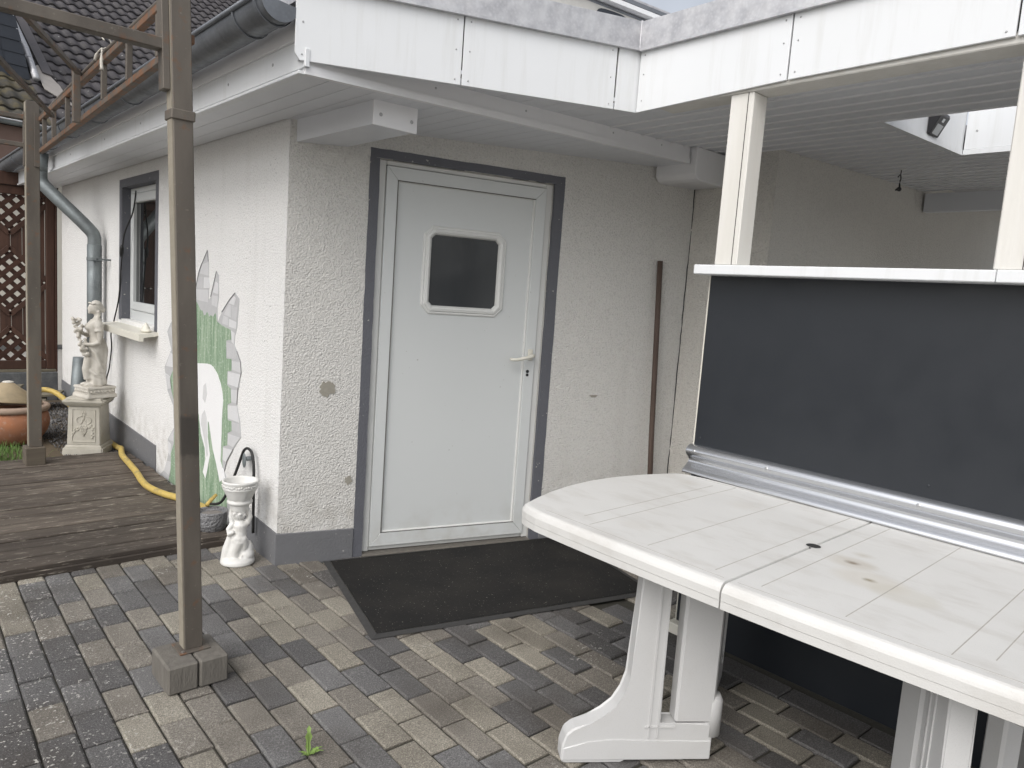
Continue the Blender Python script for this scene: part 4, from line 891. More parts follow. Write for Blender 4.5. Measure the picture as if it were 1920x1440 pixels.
while xs < FX1-.08:
    xe = min(xs+bwf-.004, FX1-.0765)
    for zone in range(4):
        def lo_(x):
            if zone == 0: return .42
            d = dia(x, ZC[zone-1], 1); return d if d is not None else ZC[zone-1]
        def hi_(x):
            if zone == 3: return 2.06
            d = dia(x, ZC[zone], -1); return d if d is not None else ZC[zone]
        xm = [xs]+([XC] if xs < XC < xe else [])+[xe]
        bot = [(x, max(.42, min(2.06, lo_(x)))) for x in xm]; top = [(x, max(.42, min(2.06, hi_(x)))) for x in xm]
        if max(t[1]-b[1] for t, b in zip(top, bot)) < .02: continue
        poly = bot+top[::-1]; poly = [(x, z) for x, z in poly]
        # drop degenerate repeats
        pp = []
        for q in poly:
            if not pp or (abs(q[0]-pp[-1][0])+abs(q[1]-pp[-1][1])) > .0008: pp.append(q)
        if len(pp) >= 3: prism('fence_board', [(x, FY-.006, z) for x, z in pp], (0, .014, 0), mFence, FN)
    xs += bwf
for zc_ in ZC:
    for sx in (-1, 1):
        for sz in (-1, 1):
            a = Vector((XC, FY-.012, zc_+sz*HW)); b = Vector((XC+sx*HW, FY-.012, zc_))
            if min(a.z, b.z) < .42:
                if a.z < .42: t = (.42-a.z)/(b.z-a.z); a = a+(b-a)*t
            if a.z > 2.06: t = (2.06-a.z)/(b.z-a.z); a = a+(b-a)*t
            obar('diamond_bar', a, b, .046, .022, mFence, FN, (0, 1, 0), .002)
    for di, yy in ((1, FY-.002), (-1, FY+.008)):
        for k in range(-3, 4):
            off = k*.088
            # slat along (1, di); offset along (1, -di)
            c = Vector((XC+off*.7071*1.0, yy, zc_-di*off*.7071)); hl = HW*.7071-.005
            a = c+Vector((-.7071*hl, 0, -di*.7071*hl)); b = c+Vector((.7071*hl, 0, di*.7071*hl))
            if abs(off) > HW*.66: continue
            for P_, Q_ in ((a, b), (b, a)):
                if P_.z < .42 and Q_.z > .42: P_ += (Q_-P_)*((.42-P_.z)/(Q_.z-P_.z))
                if P_.z > 2.06 and Q_.z < 2.06: P_ += (Q_-P_)*((2.06-P_.z)/(Q_.z-P_.z))
            if max(a.z, b.z) <= .43 or min(a.z, b.z) >= 2.05: continue
            obar('lattice_slat', a, b, .044, .008, mLat, FN, (0, 1, 0), 0)
# stacked old boards in front of the low wall
for i, (x0, y0, z0, a) in enumerate(((-.85, 4.75, .10, .05), (-.70, 4.95, .135, -.10), (-1.0, 5.1, .17, .0))):
    c, s = math.cos(a), math.sin(a)
    o = prism('old_board', [(x0+c*u-s*v, y0+s*u+c*v, z0+.02*math.sin(u*9+i)) for u, v in ((-.55, -.12), (-.1, -.12), (.30, -.12), (.62, -.10), (.68, .1), (.2, .12), (-.55, .12))], (0, 0, .022), mOldTile, None, .003)
    tag(o, ('mossy old board, lowest of the pile by the low wall', 'mossy old board in the middle of the pile by the low wall', 'mossy old board, topmost of the pile by the low wall')[i], 'board', 'old boards by the low wall')
sp = box('timber_stack', (-1.2, 4.62, -.02), (-.25, 5.25, .098), mGreyW, None, bev=.01); tag(sp, 'grey timber base under the pile of old boards', 'timber')

# ------------------------------------------------------------------ neighbouring house with a tiled roof
NH = thing('tiled_house', 'neighbouring house with dark tiled roof and slate dormer behind the gutter', 'house', (.5, 11, 0))
ra = math.radians(8); ru = Vector((math.cos(ra), math.sin(ra), 0)); rw = Vector((-math.sin(ra), math.cos(ra), 0)); th_ = math.radians(38)
rv = rw*math.cos(th_)+Vector((0, 0, math.sin(th_))); rn = ru.cross(rv); E0 = Vector((.498, 11, 3.631))
def RP(u, v, n=0): return E0+ru*u+rv*v+rn*n
hw0 = E0-Vector((0, 0, 3.63))+rw*.45
prism('house_wall', [hw0+ru*-9, hw0+ru*13, hw0+ru*13+rw*.3, hw0+ru*-9+rw*.3], (0, 0, 3.55), mHouse, NH)
roofp = thing('tiled_roof', None, None, tuple(E0)); roofp.parent = NH; roofp.location = E0-WL[NH.name]
prism('roof_base', [RP(-9, 0, -.14), RP(14, 0, -.14), RP(14, 14, -.14), RP(-9, 14, -.14)], rn*.05, mGap, roofp)
TWd, TLn = .235, .33
def tile_mesh():
    bm = bmesh.new(); nx = 9; rows = []
    for v, dz in ((0, .030), (TLn*1.12, -.006)):
        rows.append([bm.verts.new((-.012+(TWd+.014)*k/(nx-1), v, dz+.022*math.sin((k/(nx-1))*2*math.pi)+(.004 if k in (0, nx-1) else 0))) for k in range(nx)])
    low = [bm.verts.new((v.co.x, v.co.y, v.co.z-.026)) for v in rows[0]]
    for k in range(nx-1):
        bm.faces.new((rows[0][k], rows[0][k+1], rows[1][k+1], rows[1][k])); bm.faces.new((low[k], low[k+1], rows[0][k+1], rows[0][k]))
    me = bpy.data.meshes.new('roof_tile'); bm.to_mesh(me); bm.free(); me.materials.append(mTile); me.polygons.foreach_set('use_smooth', [i % 2 == 0 for i in range(len(me.polygons))]); return me
TM = tile_mesh(); TMm = TM.copy(); TMm.materials.clear(); TMm.materials.append(mMoss)
trot = Matrix((ru, rv, rn)).transposed().to_euler()
tiles = []
for i in range(-8, 56):
    for j in range(0, 40):
        u = i*TWd; v = j*TLn; q = proj(RP(u+.1, v+.15))
        if not q: continue
        if u < .52+.0*v and v > 1.45 and v < 4.3: continue      # the dormer stands here
        vis = -14 < q[0] < 600 and q[1] > -14 and q[1] < 345-.66*q[0]
        tiles.append((q[2] if vis else 1e6+q[2], u, v, q))
tiles.sort(key=lambda t: t[0])
rest = bmesh.new(); cnt = 0
for d, u, v, q in tiles:
    if d < 1e6 and cnt < 298:
        o = link('roof_tile', TMm if (u < .45 and v < 1.5) else TM, RP(u, v, U(-.004, .004)), roofp); o.rotation_euler = trot; cnt += 1
    elif q[0] < 760 and q[0] > -250 and q[1] > -200:
        n0 = len(rest.verts); rest.from_mesh(TM); rest.verts.ensure_lookup_table()
        M_ = Matrix.Translation(RP(u, v)) @ trot.to_matrix().to_4x4()
        bmesh.ops.transform(rest, matrix=M_, verts=rest.verts[n0:])
o = from_bm('roof_tiles', rest, mTile, roofp); tag(o, kind='stuff')
# eave gutter and brown board
V_, F_ = [], []
for u in (-9, 12):
    for k in range(11):
        a = math.pi+math.pi*k/10; V_.append(RP(u, 0)+rw*(-.07+.07*math.cos(a))+Vector((0, 0, -.03+.07*math.sin(a))))
for k in range(10): F_.append((k, k+1, 11+k+1, 11+k))
mk('house_gutter', V_, F_, mPipe, NH, True)
tubeo('house_gutter_bead', [RP(-9, 0)+rw*-.14+Vector((0, 0, -.028)), RP(12, 0)+rw*-.14+Vector((0, 0, -.028))], .012, mZinc, NH, 8)
prism('eaves_board', [RP(-9, 0)+rw*.02+Vector((0, 0, -.75)), RP(12, 0)+rw*.02+Vector((0, 0, -.75)), RP(12, 0)+rw*.02+Vector((0, 0, -.1)), RP(-9, 0)+rw*.02+Vector((0, 0, -.1))], rw*.05, mBrownB, NH)
# dormer with slate cladding, verge pipe and lead flashing
dm = thing('dormer', None, None, tuple(RP(0, 1.6))); dm.parent = NH; dm.location = RP(0, 1.6)-WL[NH.name]
def DP_(u, h, d=0): return RP(u, 1.45)+Vector((0, 0, h))+rw*d
prism('dormer_wall', [DP_(.46, -.1), DP_(.02, 1.9), DP_(-2.6, 1.9), DP_(-2.6, -.1)], rw*2.2, mSlate, dm)
for r_ in range(9):
    z0 = .0+r_*.2; ue = .47-.22*z0
    uu = ue
    while uu > -1.2:
        w_ = .34
        prism('slate', [DP_(uu, z0, -.012-.004*(r_ % 2)), DP_(uu-w_+.012, z0, -.012-.004*(r_ % 2)), DP_(uu-w_+.012, z0+.19, -.004), DP_(uu-.22*.19, z0+.19, -.004)], rw*.006, mSlate, dm); uu -= w_
tubeo('verge_pipe', [RP(.52, 1.36, .10), RP(.60, 2.4, .12), RP(.66, 4.5, .12)], .055, mZinc, dm, 12)
bm = bmesh.new(); tube(bm, [RP(.56, 2.0, .112), RP(.563, 2.08, .112)], .062, 12); from_bm('pipe_collar', bm, mZinc, dm)
prism('lead_flashing', [RP(.60, 1.15, .05), RP(.95, .75, .045), RP(.90, 1.4, .045), RP(.72, 2.0, .05), RP(.62, 1.9, .05)], rn*.012, mLead, dm)
prism('verge_board', [RP(.70, 1.7, .04), RP(.86, 1.65, .04), RP(.92, 4.4, .04), RP(.76, 4.4, .04)], rn*.05, mTile, dm)

# ------------------------------------------------------------------ pale structure showing over the coping
PS = thing('pale_roof_structure', 'pale mottled metal structure with dark rounded opening above the grey coping', 'roof structure', tuple(FD((2.5, 1.5, 2.5))))
def FQ(s, z, d=0): return FD((s, 1.5+d, z))
tl_ = lambda s: 3.716-.0824*(s-2.411)
prism('mottled_side', [FQ(.6, 2.5), FQ(4.6, 2.5), FQ(4.6, tl_(4.6)), FQ(.6, tl_(.6))], DN*.4, mPale, PS)
for dz, w_, mt_ in ((.012, .020, mGut), (.042, .034, mWhite), (.078, .03, mGut), (.104, .018, mZinc)):
    prism('edge_rail', [FQ(.6, tl_(.6)+dz-.012, -.06*(dz > .03)), FQ(3.12+dz*.9, tl_(3.12)+dz-.012, -.06*(dz > .03)), FQ(3.12+dz*.9, tl_(3.12)+dz+w_-.012, -.06*(dz > .03)), FQ(.6, tl_(.6)+dz+w_-.012, -.06*(dz > .03))], DN*.2, mt_, PS)
oc = []
for k in range(20):
    a = k*2*math.pi/20; cx, cz = math.cos(a), math.sin(a); oc.append(FQ(2.66+.155*math.copysign(abs(cx)**.55, cx), 3.60+.085*math.copysign(abs(cz)**.55, cz)-.05*cx*.3, -.006))
prism('dark_opening', oc, DN*.01, mSlate, PS)

# ------------------------------------------------------------------ statue on its pedestal
def rotf(c, a, z0=0):
    ca, sa = math.cos(a), math.sin(a)
    return lambda v: Vector((c[0]+ca*v[0]-sa*v[1], c[1]+sa*v[0]+ca*v[1], z0+v[2]))
PC = (-.235, 2.86); pf = rotf(PC, math.radians(-30))
PD = thing('pedestal', 'square cast stone pedestal with grape relief below the garden statue', 'pedestal', (*PC, 0))
def taper(name, s0, s1, z0, z1, mat, par, fr, bev=.004):
    bm = bmesh.new(); V = [bm.verts.new((x*s, y*s, z)) for s, z in ((s0, z0), (s1, z1)) for x, y in ((-1, -1), (1, -1), (1, 1), (-1, 1))]
    for f in ((3, 2, 1, 0), (4, 5, 6, 7), (0, 1, 5, 4), (1, 2, 6, 5), (2, 3, 7, 6), (3, 0, 4, 7)): bm.faces.new([V[i] for i in f])
    bmesh.ops.bevel(bm, geom=list(bm.edges), offset=bev, segments=2, affect='EDGES')
    for v in bm.verts: v.co = fr(v.co)
    return from_bm(name, bm, mat, par)
taper('pedestal_base', .142, .136, 0, .062, mPed, PD, pf, .008); taper('pedestal_base', .128, .118, .062, .078, mPed, PD, pf, .004)
bd = taper('pedestal_body', .114, .106, .078, .372, mPed, PD, pf)
taper('pedestal_cap', .118, .140, .373, .402, mPed, PD, pf, .006); taper('pedestal_cap', .140, .140, .402, .420, mPed, PD, pf, .005); taper('pedestal_cap', .124, .120, .42, .436, mPed, PD, pf, .004)
def pface(x, z, d=0): # front face of the body (local -y)
    k = .114-(z-.078)/.294*.008
    return pf((x, -k-d, z))
bm = bmesh.new()
fr_ = [(-.080, .105), (.080, .105), (.078, .348), (-.078, .348), (-.080, .105)]
tube(bm, [pface(x, z, .0) for x, z in fr_], .0055, 6); from_bm('panel_border', bm, mPed, PD)
for sx in (-1, 1):
    tubeo('scroll', spline([pface(sx*x, z, .001) for x, z in ((.004, .335), (.012, .318), (.008, .302), (.035, .292), (.05, .272), (.044, .25), (.024, .242), (.012, .252), (.014, .27))], 3), .0045, mPed, PD, 6)
tubeo('scroll', [pface(0, z, .001) for z in (.325, .30, .28, .262)], [.003, .005, .006, .003], mPed, PD, 6)
for sx, pts in ((-1, ((-.01, .205), (-.035, .20), (-.055, .188), (-.068, .16))), (1, ((.012, .215), (.045, .222), (.066, .205), (.064, .17), (.066, .145)))):
    bm = bmesh.new(); tube(bm, spline([pface(x, z, .001) for x, z in pts], 3), .004, 6)
    for k, (x, z) in enumerate(pts):
        ell(bm, pface(x+sx*.006, z+.008, .001), (.009, .006, .008), 0, 8); ell(bm, pface(x-.006, z-.009, .001), (.008, .006, .008), 0, 8)
    from_bm('vine', bm, mPed, PD, True)
bm = bmesh.new()
for r_, n_ in enumerate((4, 5, 4, 4, 3, 2, 1)):
    for k in range(n_): ell(bm, pface((k-(n_-1)/2)*.0115, .222-r_*.0115, .002), (.0068, .0068, .0068), 0, 7)
from_bm('grape_relief', bm, mPed, PD, True)

SCx = (-.200, 2.835); stf = rotf(SCx, math.radians(0), 0)
SZ = .437
ST = thing('statue', 'cast stone statue of a draped woman holding flowers on a pedestal', 'statue', (*SCx, SZ))
tf = rotf(SCx, math.radians(16)); 
taper('statue_plinth', .112, .108, SZ, SZ+.028, mStat, ST, tf, .004); taper('statue_plinth', .100, .100, SZ+.028, SZ+.068, mStat, ST, tf, .003); taper('statue_plinth', .107, .104, SZ+.068, SZ+.084, mStat, ST, tf, .003)
bm = bmesh.new()
for side in range(4):
    for k in range(7):
        a = side*math.pi/2; x, y = (k-3)*.027, -.101; ca, sa = math.cos(a), math.sin(a)
        ell(bm, tf((ca*x-sa*y, sa*x+ca*y, SZ+.048)), (.009, .009, .011), 0, 7)
from_bm('plinth_relief', bm, mStat, ST, True)
Z0 = SZ+.084
ang = math.radians(-8); sf0 = rotf(SCx, ang, Z0)
def sf(v): return sf0((v[0], v[1], v[2]*1.0))   # local: -x is forward
bm = bmesh.new()
# dress and torso as stacked ellipses (z, forward shift, rx, ry)
body = [(.0, .012, .066, .072), (.03, .012, .068, .075), (.09, .008, .062, .066), (.16, .008, .056, .062), (.22, .012, .056, .064), (.285, .018, .060, .070), (.325, .018, .057, .068), (.365, .008, .044, .055), (.40, .0, .044, .054), (.435, -.010, .054, .060), (.462, -.008, .052, .066), (.49, .004, .040, .074), (.508, .012, .026, .050), (.525, .012, .018, .020), (.545, .010, .017, .018)]
rings = []
for z, cx, rx, ry in body:
    n = 40; ring = []
    for k in range(n):
        a = k*2*math.pi/n; fold = 1+(.055*math.sin(a*9+z*14)+.03*math.sin(a*5-z*22))*max(0, min(1, (.36-z)/.1))
        ring.append(bm.verts.new(sf((cx+rx*fold*math.cos(a), ry*fold*math.sin(a), z))))
    rings.append(ring)
for i in range(len(rings)-1):
    for k in range(40): bm.faces.new((rings[i][k], rings[i][(k+1) % 40], rings[i+1][(k+1) % 40], rings[i+1][k]))
bm.faces.new(rings[0][::-1]); bm.faces.new(rings[-1])
def se(c, r): ell(bm, sf(c), r, ang, 16)
def stube(pts, rad, n=12): tube(bm, [sf(p) for p in pts], rad, n)
se((-.048, -.024, .442), (.024, .024, .026)); se((-.048, .024, .442), (.024, .024, .026))         # bust
stube([(-.04, -.01, .0), (-.075, -.012, .012), (-.098, -.012, .008)], [.024, .018, .012]); stube([(-.02, -.05, .0), (-.05, -.058, .012), (-.072, -.06, .006)], [.024, .018, .012])  # feet
stube([(-.045, -.03, .22), (-.06, -.035, .13), (-.05, -.035, .05)], [.03, .03, .028])              # forward knee
stube([(.012, -.064, .49), (.018, -.084, .45), (.026, -.092, .395), (.024, -.092, .36)], [.028, .030, .025, .019])   # near upper arm with sleeve
stube([(.016, -.09, .425), (.017, -.091, .415)], [.032, .032])
stube([(.026, -.092, .37), (.022, -.092, .335), (-.02, -.078, .318), (-.065, -.058, .318)], [.020, .019, .016, .012])
se((-.076, -.052, .32), (.017, .013, .013))
for k in range(4): stube([(-.078, -.056+.008*k, .322-.002*k), (-.094, -.050+.008*k, .326-.003*k), (-.098, -.044+.007*k, .338-.003*k)], [.005, .0048, .004], 7)
stube([(-.07, -.046, .328), (-.08, -.036, .342)], [.005, .004], 7)
stube([(.0, .062, .49), (-.02, .078, .43), (-.05, .06, .375), (-.09, .02, .40), (-.10, .0, .42)], [.028, .026, .020, .015, .013])  # far arm to the flowers
stube([(.05, -.03, .36), (.07, -.035, .28), (.06, -.03, .12), (.05, -.02, .02)], [.012, .016, .014, .012])   # back drape
stube([(-.05, -.045, .31), (.0, -.066, .25), (.03, -.068, .16), (.055, -.05, .10)], [.010, .013, .013, .010])
stube([(-.045, -.05, .13), (.0, -.07, .09), (.04, -.06, .06)], [.009, .011, .01]); stube([(-.05, -.04, .09), (-.01, -.066, .05), (.03, -.062, .03)], [.009, .01, .009])
# head
hx, hz = -.004, .588
se((hx, 0, hz), (.041, .034, .048)); se((hx-.020, 0, hz-.022), (.024, .022, .024)); se((hx-.042, 0, hz-.006), (.008, .006, .010))    # skull, jaw, nose
se((hx-.037, 0, hz-.024), (.006, .010, .004)); se((hx-.036, 0, hz-.040), (.009, .009, .008)); se((hx-.035, .014, hz+.008), (.006, .008, .005)); se((hx-.035, -.014, hz+.008), (.006, .008, .005))
se((hx+.006, -.034, hz-.006), (.007, .005, .010)); se((hx+.012, 0, hz+.012), (.044, .041, .046)); se((hx+.050, 0, hz-.010), (.024, .024, .026))  # ear, hair, bun
stube([(hx+.02, -.03, hz-.02), (hx+.03, -.025, hz-.05), (hx+.02, -.03, hz-.08)], [.014, .013, .008])
stb = fuse('figure', bm, mStat, ST, .0062, 3)
bm = bmesh.new(); rr = random.Random(4)
for k in range(22):
    a = k*2*math.pi/22; ell(bm, sf((hx+.006+.042*math.cos(a), .040*math.sin(a), hz+.028-.008*math.cos(a)+rr.uniform(-.004, .004))), (.007, .007, .007), rr.random()*3, 7)
fuse('wreath', bm, mStat, ST, .0045, 1)
bm = bmesh.new()
for k in range(60):
    t = rr.random(); p = (Vector((-.062, -.055, .235))*(1-t)+Vector((-.125, -.01, .50))*t) if t < .5 else (Vector((-.094, -.03, .37))*(2-2*t)+Vector((-.128, -.01, .505))*(2*t-1))
    w_ = .014+.012*math.sin(t*math.pi)+(.008 if t > .75 else 0)
    ell(bm, sf((p.x+rr.uniform(-w_, w_), p.y+rr.uniform(-w_, w_), p.z+rr.uniform(-.012, .012))), (rr.uniform(.010, .015),)*3, 0, 8)
fuse('flowers', bm, mStat, ST, .0045, 1)

# ------------------------------------------------------------------ terracotta pot with a cone lid, hose, cable
PTc = (-.66, 3.42)
PT = thing('terracotta_pot', 'large round terracotta pot standing at the far edge of the deck', 'pot', (*PTc, 0))
bm = bmesh.new()
lathe(bm, (*PTc, 0), [(.15, .0), (.19, .02), (.245, .10), (.262, .17), (.255, .225), (.235, .262)], 32); from_bm('pot_body', bm, mTerra, PT, True)
bm = bmesh.new(); lathe(bm, (*PTc, 0), [(.225, .258), (.255, .262), (.265, .28), (.262, .30), (.245, .31), (.22, .306), (.21, .27), (.2, .20), (.02, .19)], 32); from_bm('pot_rim', bm, mTerraR, PT, True)
LD = thing('cone_lid', 'sand coloured shallow cone lid resting askew on the terracotta pot', 'lid', (*PTc, .31))
bm = bmesh.new(); lathe(bm, (0, 0, 0), [(.235, .0), (.238, .008), (.06, .125), (.045, .138), (.02, .142), (.0005, .142)], 32)
bmesh.ops.transform(bm, matrix=Matrix.Translation((PTc[0]-.03, PTc[1]-.01, .335)) @ Matrix.Rotation(.10, 4, 'Y') @ Matrix.Rotation(-.06, 4, 'X'), verts=bm.verts); from_bm('lid_cone', bm, mLid, LD, True)
bm = bmesh.new(); ell(bm, (PTc[0]-.016, PTc[1], .478), (.04, .035, .012), 0, 12); from_bm('lid_knob', bm, mStat, LD, True)
hs_ = tubeo('drain_hose', spline([(-.52, 3.44, .30), (-.47, 3.50, .385), (-.40, 3.46, .40), (-.33, 3.36, .36), (-.24, 3.22, .24), (-.14, 3.12, .10), (-.07, 3.05, .045), (-.055, 2.88, .035), (-.06, 2.72, .045), (-.085, 2.55, DZ+.028), (-.125, 2.36, DZ+.024), (-.145, 2.1, DZ+.022), (-.165, 1.85, DZ+.022), (-.195, 1.6, DZ+.022), (-.20, 1.42, DZ+.022), (-.165, 1.24, DZ+.022), (-.12, 1.12, DZ+.022), (-.08, .95, DZ+.026), (-.09, .78, DZ+.05), (-.11, .66, DZ+.075)], 6), .0205, mHose, None, 12)
tag(hs_, 'yellow corrugated hose winding from the pot along the white wall', 'hose')
cb = tubeo('black_cable', spline([(.045, 2.72, 2.0), (.03, 2.74, 1.84), (-.008, 2.82, 1.67), (-.010, 2.885, 1.47), (-.010, 2.95, 1.2), (-.02, 3.04, 1.02), (-.03, 3.10, .9), (-.012, 3.16, .78), (-.015, 3.22, .60), (-.03, 3.25, .46), (-.02, 3.26, .03)], 5), .0055, mRubber, None, 7)
tag(cb, 'thin black cable hanging from the window down the white wall', 'cable')
cg = thing('cable_gland', 'small black cable connector hanging on the wall beside the window', 'connector', (-.01, 2.855, 1.55))
tubeo('gland_body', [(-.012, 2.862, 1.595), (-.013, 2.866, 1.57), (-.013, 2.873, 1.53), (-.012, 2.882, 1.505)], [.008, .016, .015, .008], mRubber, cg, 8)
so_ = thing('sill_ornament', 'small cream bird figure standing on the window sill', 'ornament', (-.06, 2.08, .99))
bm = bmesh.new(); ell(bm, (-.055, 2.07, 1.005), (.035, .07, .018), 0, 12); ell(bm, (-.055, 2.065, 1.022), (.026, .035, .02), 0, 12); ell(bm, (-.055, 2.06, 1.043), (.013, .014, .014), 0, 10); tube(bm, [(-.055, 2.06, 1.05), (-.055, 2.06, 1.062)], [.006, .003], 6)
fuse('bird', bm, mCream, so_, .0045, 2)

# ------------------------------------------------------------------ cherub planter by the corner
CH = (-.148, .118)
CT = thing('cherub_planter', 'white plaster cherub figure carrying a bowl planter at the wall corner', 'planter', (*CH, 0))
# local frame: +x is image right, -y towards the camera
va = math.atan2(CH[1]-CAMP.y, CH[0]-CAMP.x)-math.pi/2
cf = rotf(CH, va, .002)
bm = bmesh.new()
def ce(c, r, tilt=None): ell(bm, cf(c), r, va, 16, tilt)
def ct(pts, rad, n=12): tube(bm, [cf(p) for p in pts], rad, n)
lathe(bm, (*CH, .002), [(.078, 0), (.083, .006), (.080, .02), (.068, .032), (.055, .036)], 28)
ce((.038, .0, .04), (.042, .05, .035)); ce((.048, .01, .062), (.028, .036, .045)); ce((.0, .02, .05), (.05, .045, .05))        # rock / basket
ct([(-.050, .0, .02), (-.048, -.005, .07), (-.034, -.008, .13), (-.028, -.01, .17)], [.030, .026, .020, .014])               # drape at the left
ct([(-.03, -.025, .022), (-.032, -.02, .07), (-.02, -.018, .12)], [.020, .016, .012]); ct([(-.062, -.01, .016), (-.055, -.012, .06), (-.04, -.012, .11)], [.018, .015, .011])
ct([(-.012, -.03, .02), (-.014, -.028, .065), (.004, -.024, .115)], [.017, .021, .030])                                       # near leg
ct([(.022, -.012, .05), (.026, -.014, .085), (.022, -.016, .12)], [.019, .024, .028])
ce((-.020, -.042, .016), (.018, .030, .012)); 
ce((.006, -.018, .128), (.034, .030, .030)); ce((.022, -.026, .126), (.022, .020, .024)); ce((-.008, -.028, .124), (.021, .020, .024))   # seat
ct([(.008, -.014, .13), (.010, -.012, .165), (.010, -.010, .195), (.008, -.008, .215)], [.032, .029, .034, .022])
ce((.018, -.006, .20), (.036, .026, .020))
ct([(.042, -.006, .205), (.052, -.004, .235), (.046, .0, .275)], [.016, .014, .011]); ct([(-.022, -.010, .205), (-.045, -.016, .175), (-.042, -.030, .155), (-.018, -.036, .17)], [.016, .014, .013, .010])  # arms
ct([(-.028, -.006, .205), (-.034, .0, .24), (-.03, .0, .29)], [.015, .013, .011])
ce((.004, -.006, .222), (.018, .018, .016)); ce((.004, -.008, .252), (.032, .030, .033))
rr = random.Random(8)
for k in range(46):
    a = rr.random()*6.28; b = rr.uniform(-.5, 1.2); ce((.004+.031*math.cos(a)*math.cos(b), -.008+.029*math.sin(a)*math.cos(b), .254+.031*math.sin(b)), (.0085, .0085, .007))
ct([(.004, .0, .27), (.004, .0, .31)], [.042, .05], 20)
for k in range(7): ct([(.026+.008*k-.01, -.046+.006*k, .034), (.030+.008*k-.01, -.046+.006*k, .052)], [.005, .004], 7)
fuse('cherub', bm, mCher, CT, .0036, 2)
bm = bmesh.new()
prof = [(.046, .300), (.052, .304), (.060, .312), (.060, .320), (.053, .325), (.055, .332), (.060, .336), (.060, .341), (.064, .346), (.064, .351), (.069, .356), (.069, .361), (.073, .366), (.073, .371), (.077, .375), (.077, .378), (.081, .382), (.083, .388), (.081, .392), (.081, .408), (.084, .412), (.086, .420), (.083, .425), (.077, .425), (.074, .418), (.070, .39), (.05, .37), (.003, .366)]
lathe(bm, (*cf((.004, 0, 0)).xy, 0), prof, 36)
for v in bm.verts:
    if .330 < v.co.z < .380:
        a = math.atan2(v.co.y-CH[1], v.co.x-CH[0]); v.co.z += .0022*math.sin(a*9)
from_bm('bowl', bm, mCher, CT, True)
bm = bmesh.new(); bc = cf((.004, 0, 0))
for k in range(44):
    a = k*2*math.pi/44; ell(bm, (bc.x+.0815*math.cos(a), bc.y+.0815*math.sin(a), .400+.003*math.sin(k*2.3)), (.0055, .0055, .005+.0015*math.sin(k*1.7)), a, 6)
from_bm('bowl_relief', bm, mCher, CT, True)

# grey pot
GPc = (-.128, .535)
GP = thing('grey_pot', 'small dark grey hammered pot beside the painted wall', 'pot', (*GPc, DZ))
bm = bmesh.new(); lathe(bm, (*GPc, DZ), [(.060, .0), (.070, .006), (.077, .05), (.080, .098), (.081, .106), (.074, .107), (.071, .098), (.068, .085), (.002, .082)], 30); from_bm('pot_shell', bm, mGreyPot, GP, True)
bm = bmesh.new(); lathe(bm, (*GPc, DZ), [(.069, .082), (.05, .090), (.02, .087), (.002, .09)], 20); from_bm('soil', bm, mSoil, GP, True)

# wall hook with a black hose loop
WH = thing('wall_hook', 'round grey hook bracket on the painted wall above the cherub planter', 'hook', (0, .31, .5))
bm = bmesh.new(); tube(bm, [(.0, .325, .475), (-.03, .325, .475), (-.034, .325, .475)], [.012, .012, .01], 10); from_bm('hook_arm', bm, mPipe, WH, True)
bm = bmesh.new(); ell(bm, (-.040, .335, .465), (.007, .022, .040), 0, 14); from_bm('hook_plate', bm, mPipe, WH, True)
hl_ = tubeo('black_hose', spline([(-.115, .62, .165), (-.10, .50, .20), (-.075, .46, .27), (-.05, .42, .38), (-.036, .385, .47), (-.033, .355, .515), (-.030, .31, .532), (-.028, .265, .515), (-.028, .24, .46), (-.03, .228, .38), (-.03, .225, .28), (-.025, .23, .10)], 5), .0075, mRubber, None, 8)
tag(hl_, 'black rubber hose looped over the wall hook behind the cherub planter', 'hose')
tubeo_ = tubeo('hose_end', [(-.135, .60, .165), (-.105, .62, .185), (-.07, .64, .205)], [.011, .011, .009], mHose, None, 8); tag(tubeo_, 'yellow hose end lying across the small grey pot', 'hose')

# ------------------------------------------------------------------ weeds and grass
def leaf(bm, base, d, L, w, lift, n=7, lob=.0):
    d = Vector(d).normalized(); s = Vector((-d.y, d.x, 0)); prev = None
    for i in range(n+1):
        t = i/n; p = Vector(base)+d*(L*t)+Vector((0, 0, lift*math.sin(t*1.9)*L)); ww = w*math.sin(min(1, t*1.15+.12)*math.pi*.93)*(1+lob*(1 if i % 2 else -1))
        cur = (bm.verts.new(p+s*ww), bm.verts.new(p+Vector((0, 0, -ww*.3))), bm.verts.new(p-s*ww))
        if prev:
            for a in (0, 1): bm.faces.new((prev[a], prev[a+1], cur[a+1], cur[a]))
        prev = cur
dn = Vector((-.552, -1.485, 0))
DW = thing('dandelion', 'young green dandelion growing from the joint between pavers', 'plant', tuple(dn))
vr = math.atan2(dn.y-CAMP.y, dn.x-CAMP.x)-math.pi/2
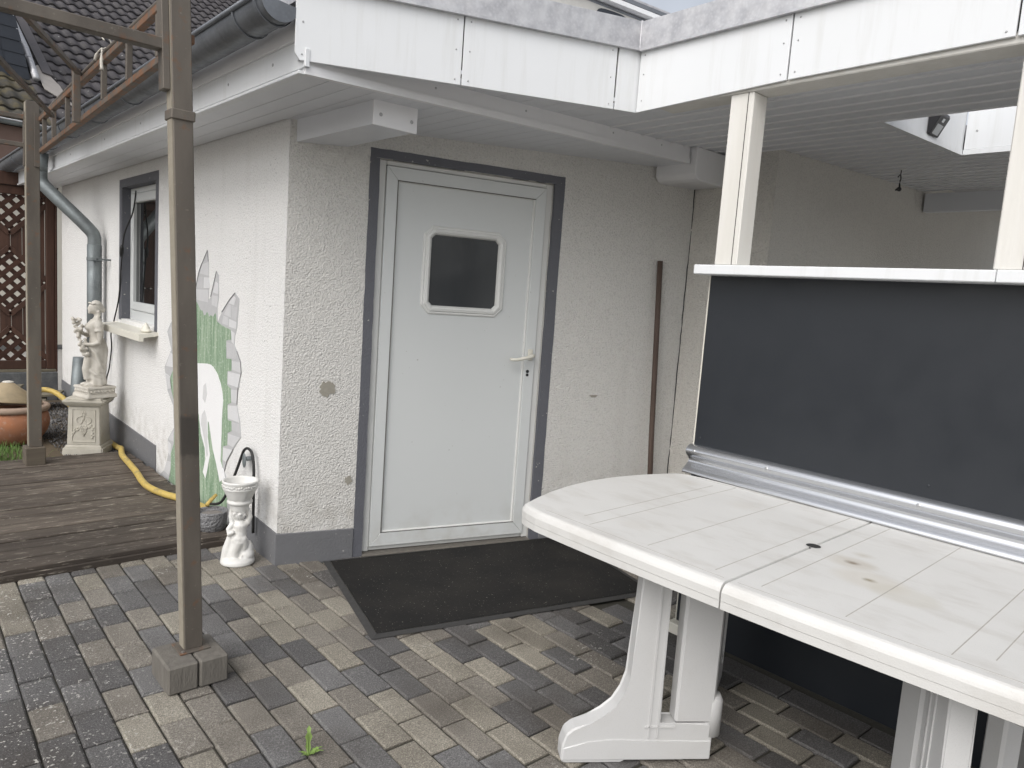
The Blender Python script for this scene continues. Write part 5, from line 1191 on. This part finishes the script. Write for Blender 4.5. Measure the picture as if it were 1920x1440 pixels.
for k, (a, L, w, lf_) in enumerate(((-.15, .045, .009, .35), (.25, .042, .010, .4), (2.9, .03, .007, .3), (1.6, .035, .008, 2.2), (-.7, .02, .006, .5), (3.6, .022, .005, .3))):
    bm = bmesh.new(); leaf(bm, dn+Vector((0, 0, .002)), (math.cos(a+vr), math.sin(a+vr), 0), L, w, lf_, 8, .35); from_bm('leaf', bm, mWeed, DW)
bm = bmesh.new()
cs = dn+Vector((0, 0, .0))
tube(bm, [cs, cs+Vector((.0, .005, .03)), cs+Vector((-.001, .008, .055))], [.002, .002, .0015], 6)
for i in range(8):
    t = i/7; w = .008*(1-.5*t)*(1.25 if i % 2 else .8); z = .022+t*.042; bm.faces.new([bm.verts.new(cs+Vector(v)) for v in ((-w, .006, z), (0, .008, z-.004), (w, .006, z), (0, .009, z+.008))])
from_bm('upright_leaf', bm, mWeed, DW)
bm = bmesh.new(); rr = random.Random(3)
for k in range(1500):
    x, y = rr.uniform(-1.5, -.62), rr.uniform(2.52, 3.25)
    if (x+.66)**2+(y-3.42)**2 < .05: continue
    a = rr.random()*6.28; h = rr.uniform(.03, .085); dx, dy = math.cos(a), math.sin(a); w = rr.uniform(.0015, .003); b = Vector((x, y, -.002)); tp = b+Vector((dx*h*.6, dy*h*.6, h)); md = b+Vector((dx*h*.2, dy*h*.2, h*.65)); s = Vector((-dy, dx, 0))*w
    v = [bm.verts.new(q) for q in (b-s, b+s, md+s*.8, tp, md-s*.8)]; bm.faces.new(v)
gr = from_bm('grass', bm, mGrass, None); tag(gr, 'green grass and clover between the deck edge and terracotta pot', 'grass', kind='stuff')
for i, (x, y, n_, sc) in enumerate(((-.545, 2.70, 11, .075), (-.30, 2.60, 7, .05))):
    W_ = thing('weed', ('small green weed growing between the timber block and the pedestal', 'tiny weed at the front foot of the stone pedestal')[i], 'plant', (x, y, 0))
    for k in range(n_):
        a = rr.random()*6.28; bm = bmesh.new(); leaf(bm, (x, y, .0), (math.cos(a), math.sin(a), 0), sc*rr.uniform(.6, 1.1), .008, rr.uniform(.4, 1.2), 5, .2); from_bm('leaf', bm, mWeed, W_)
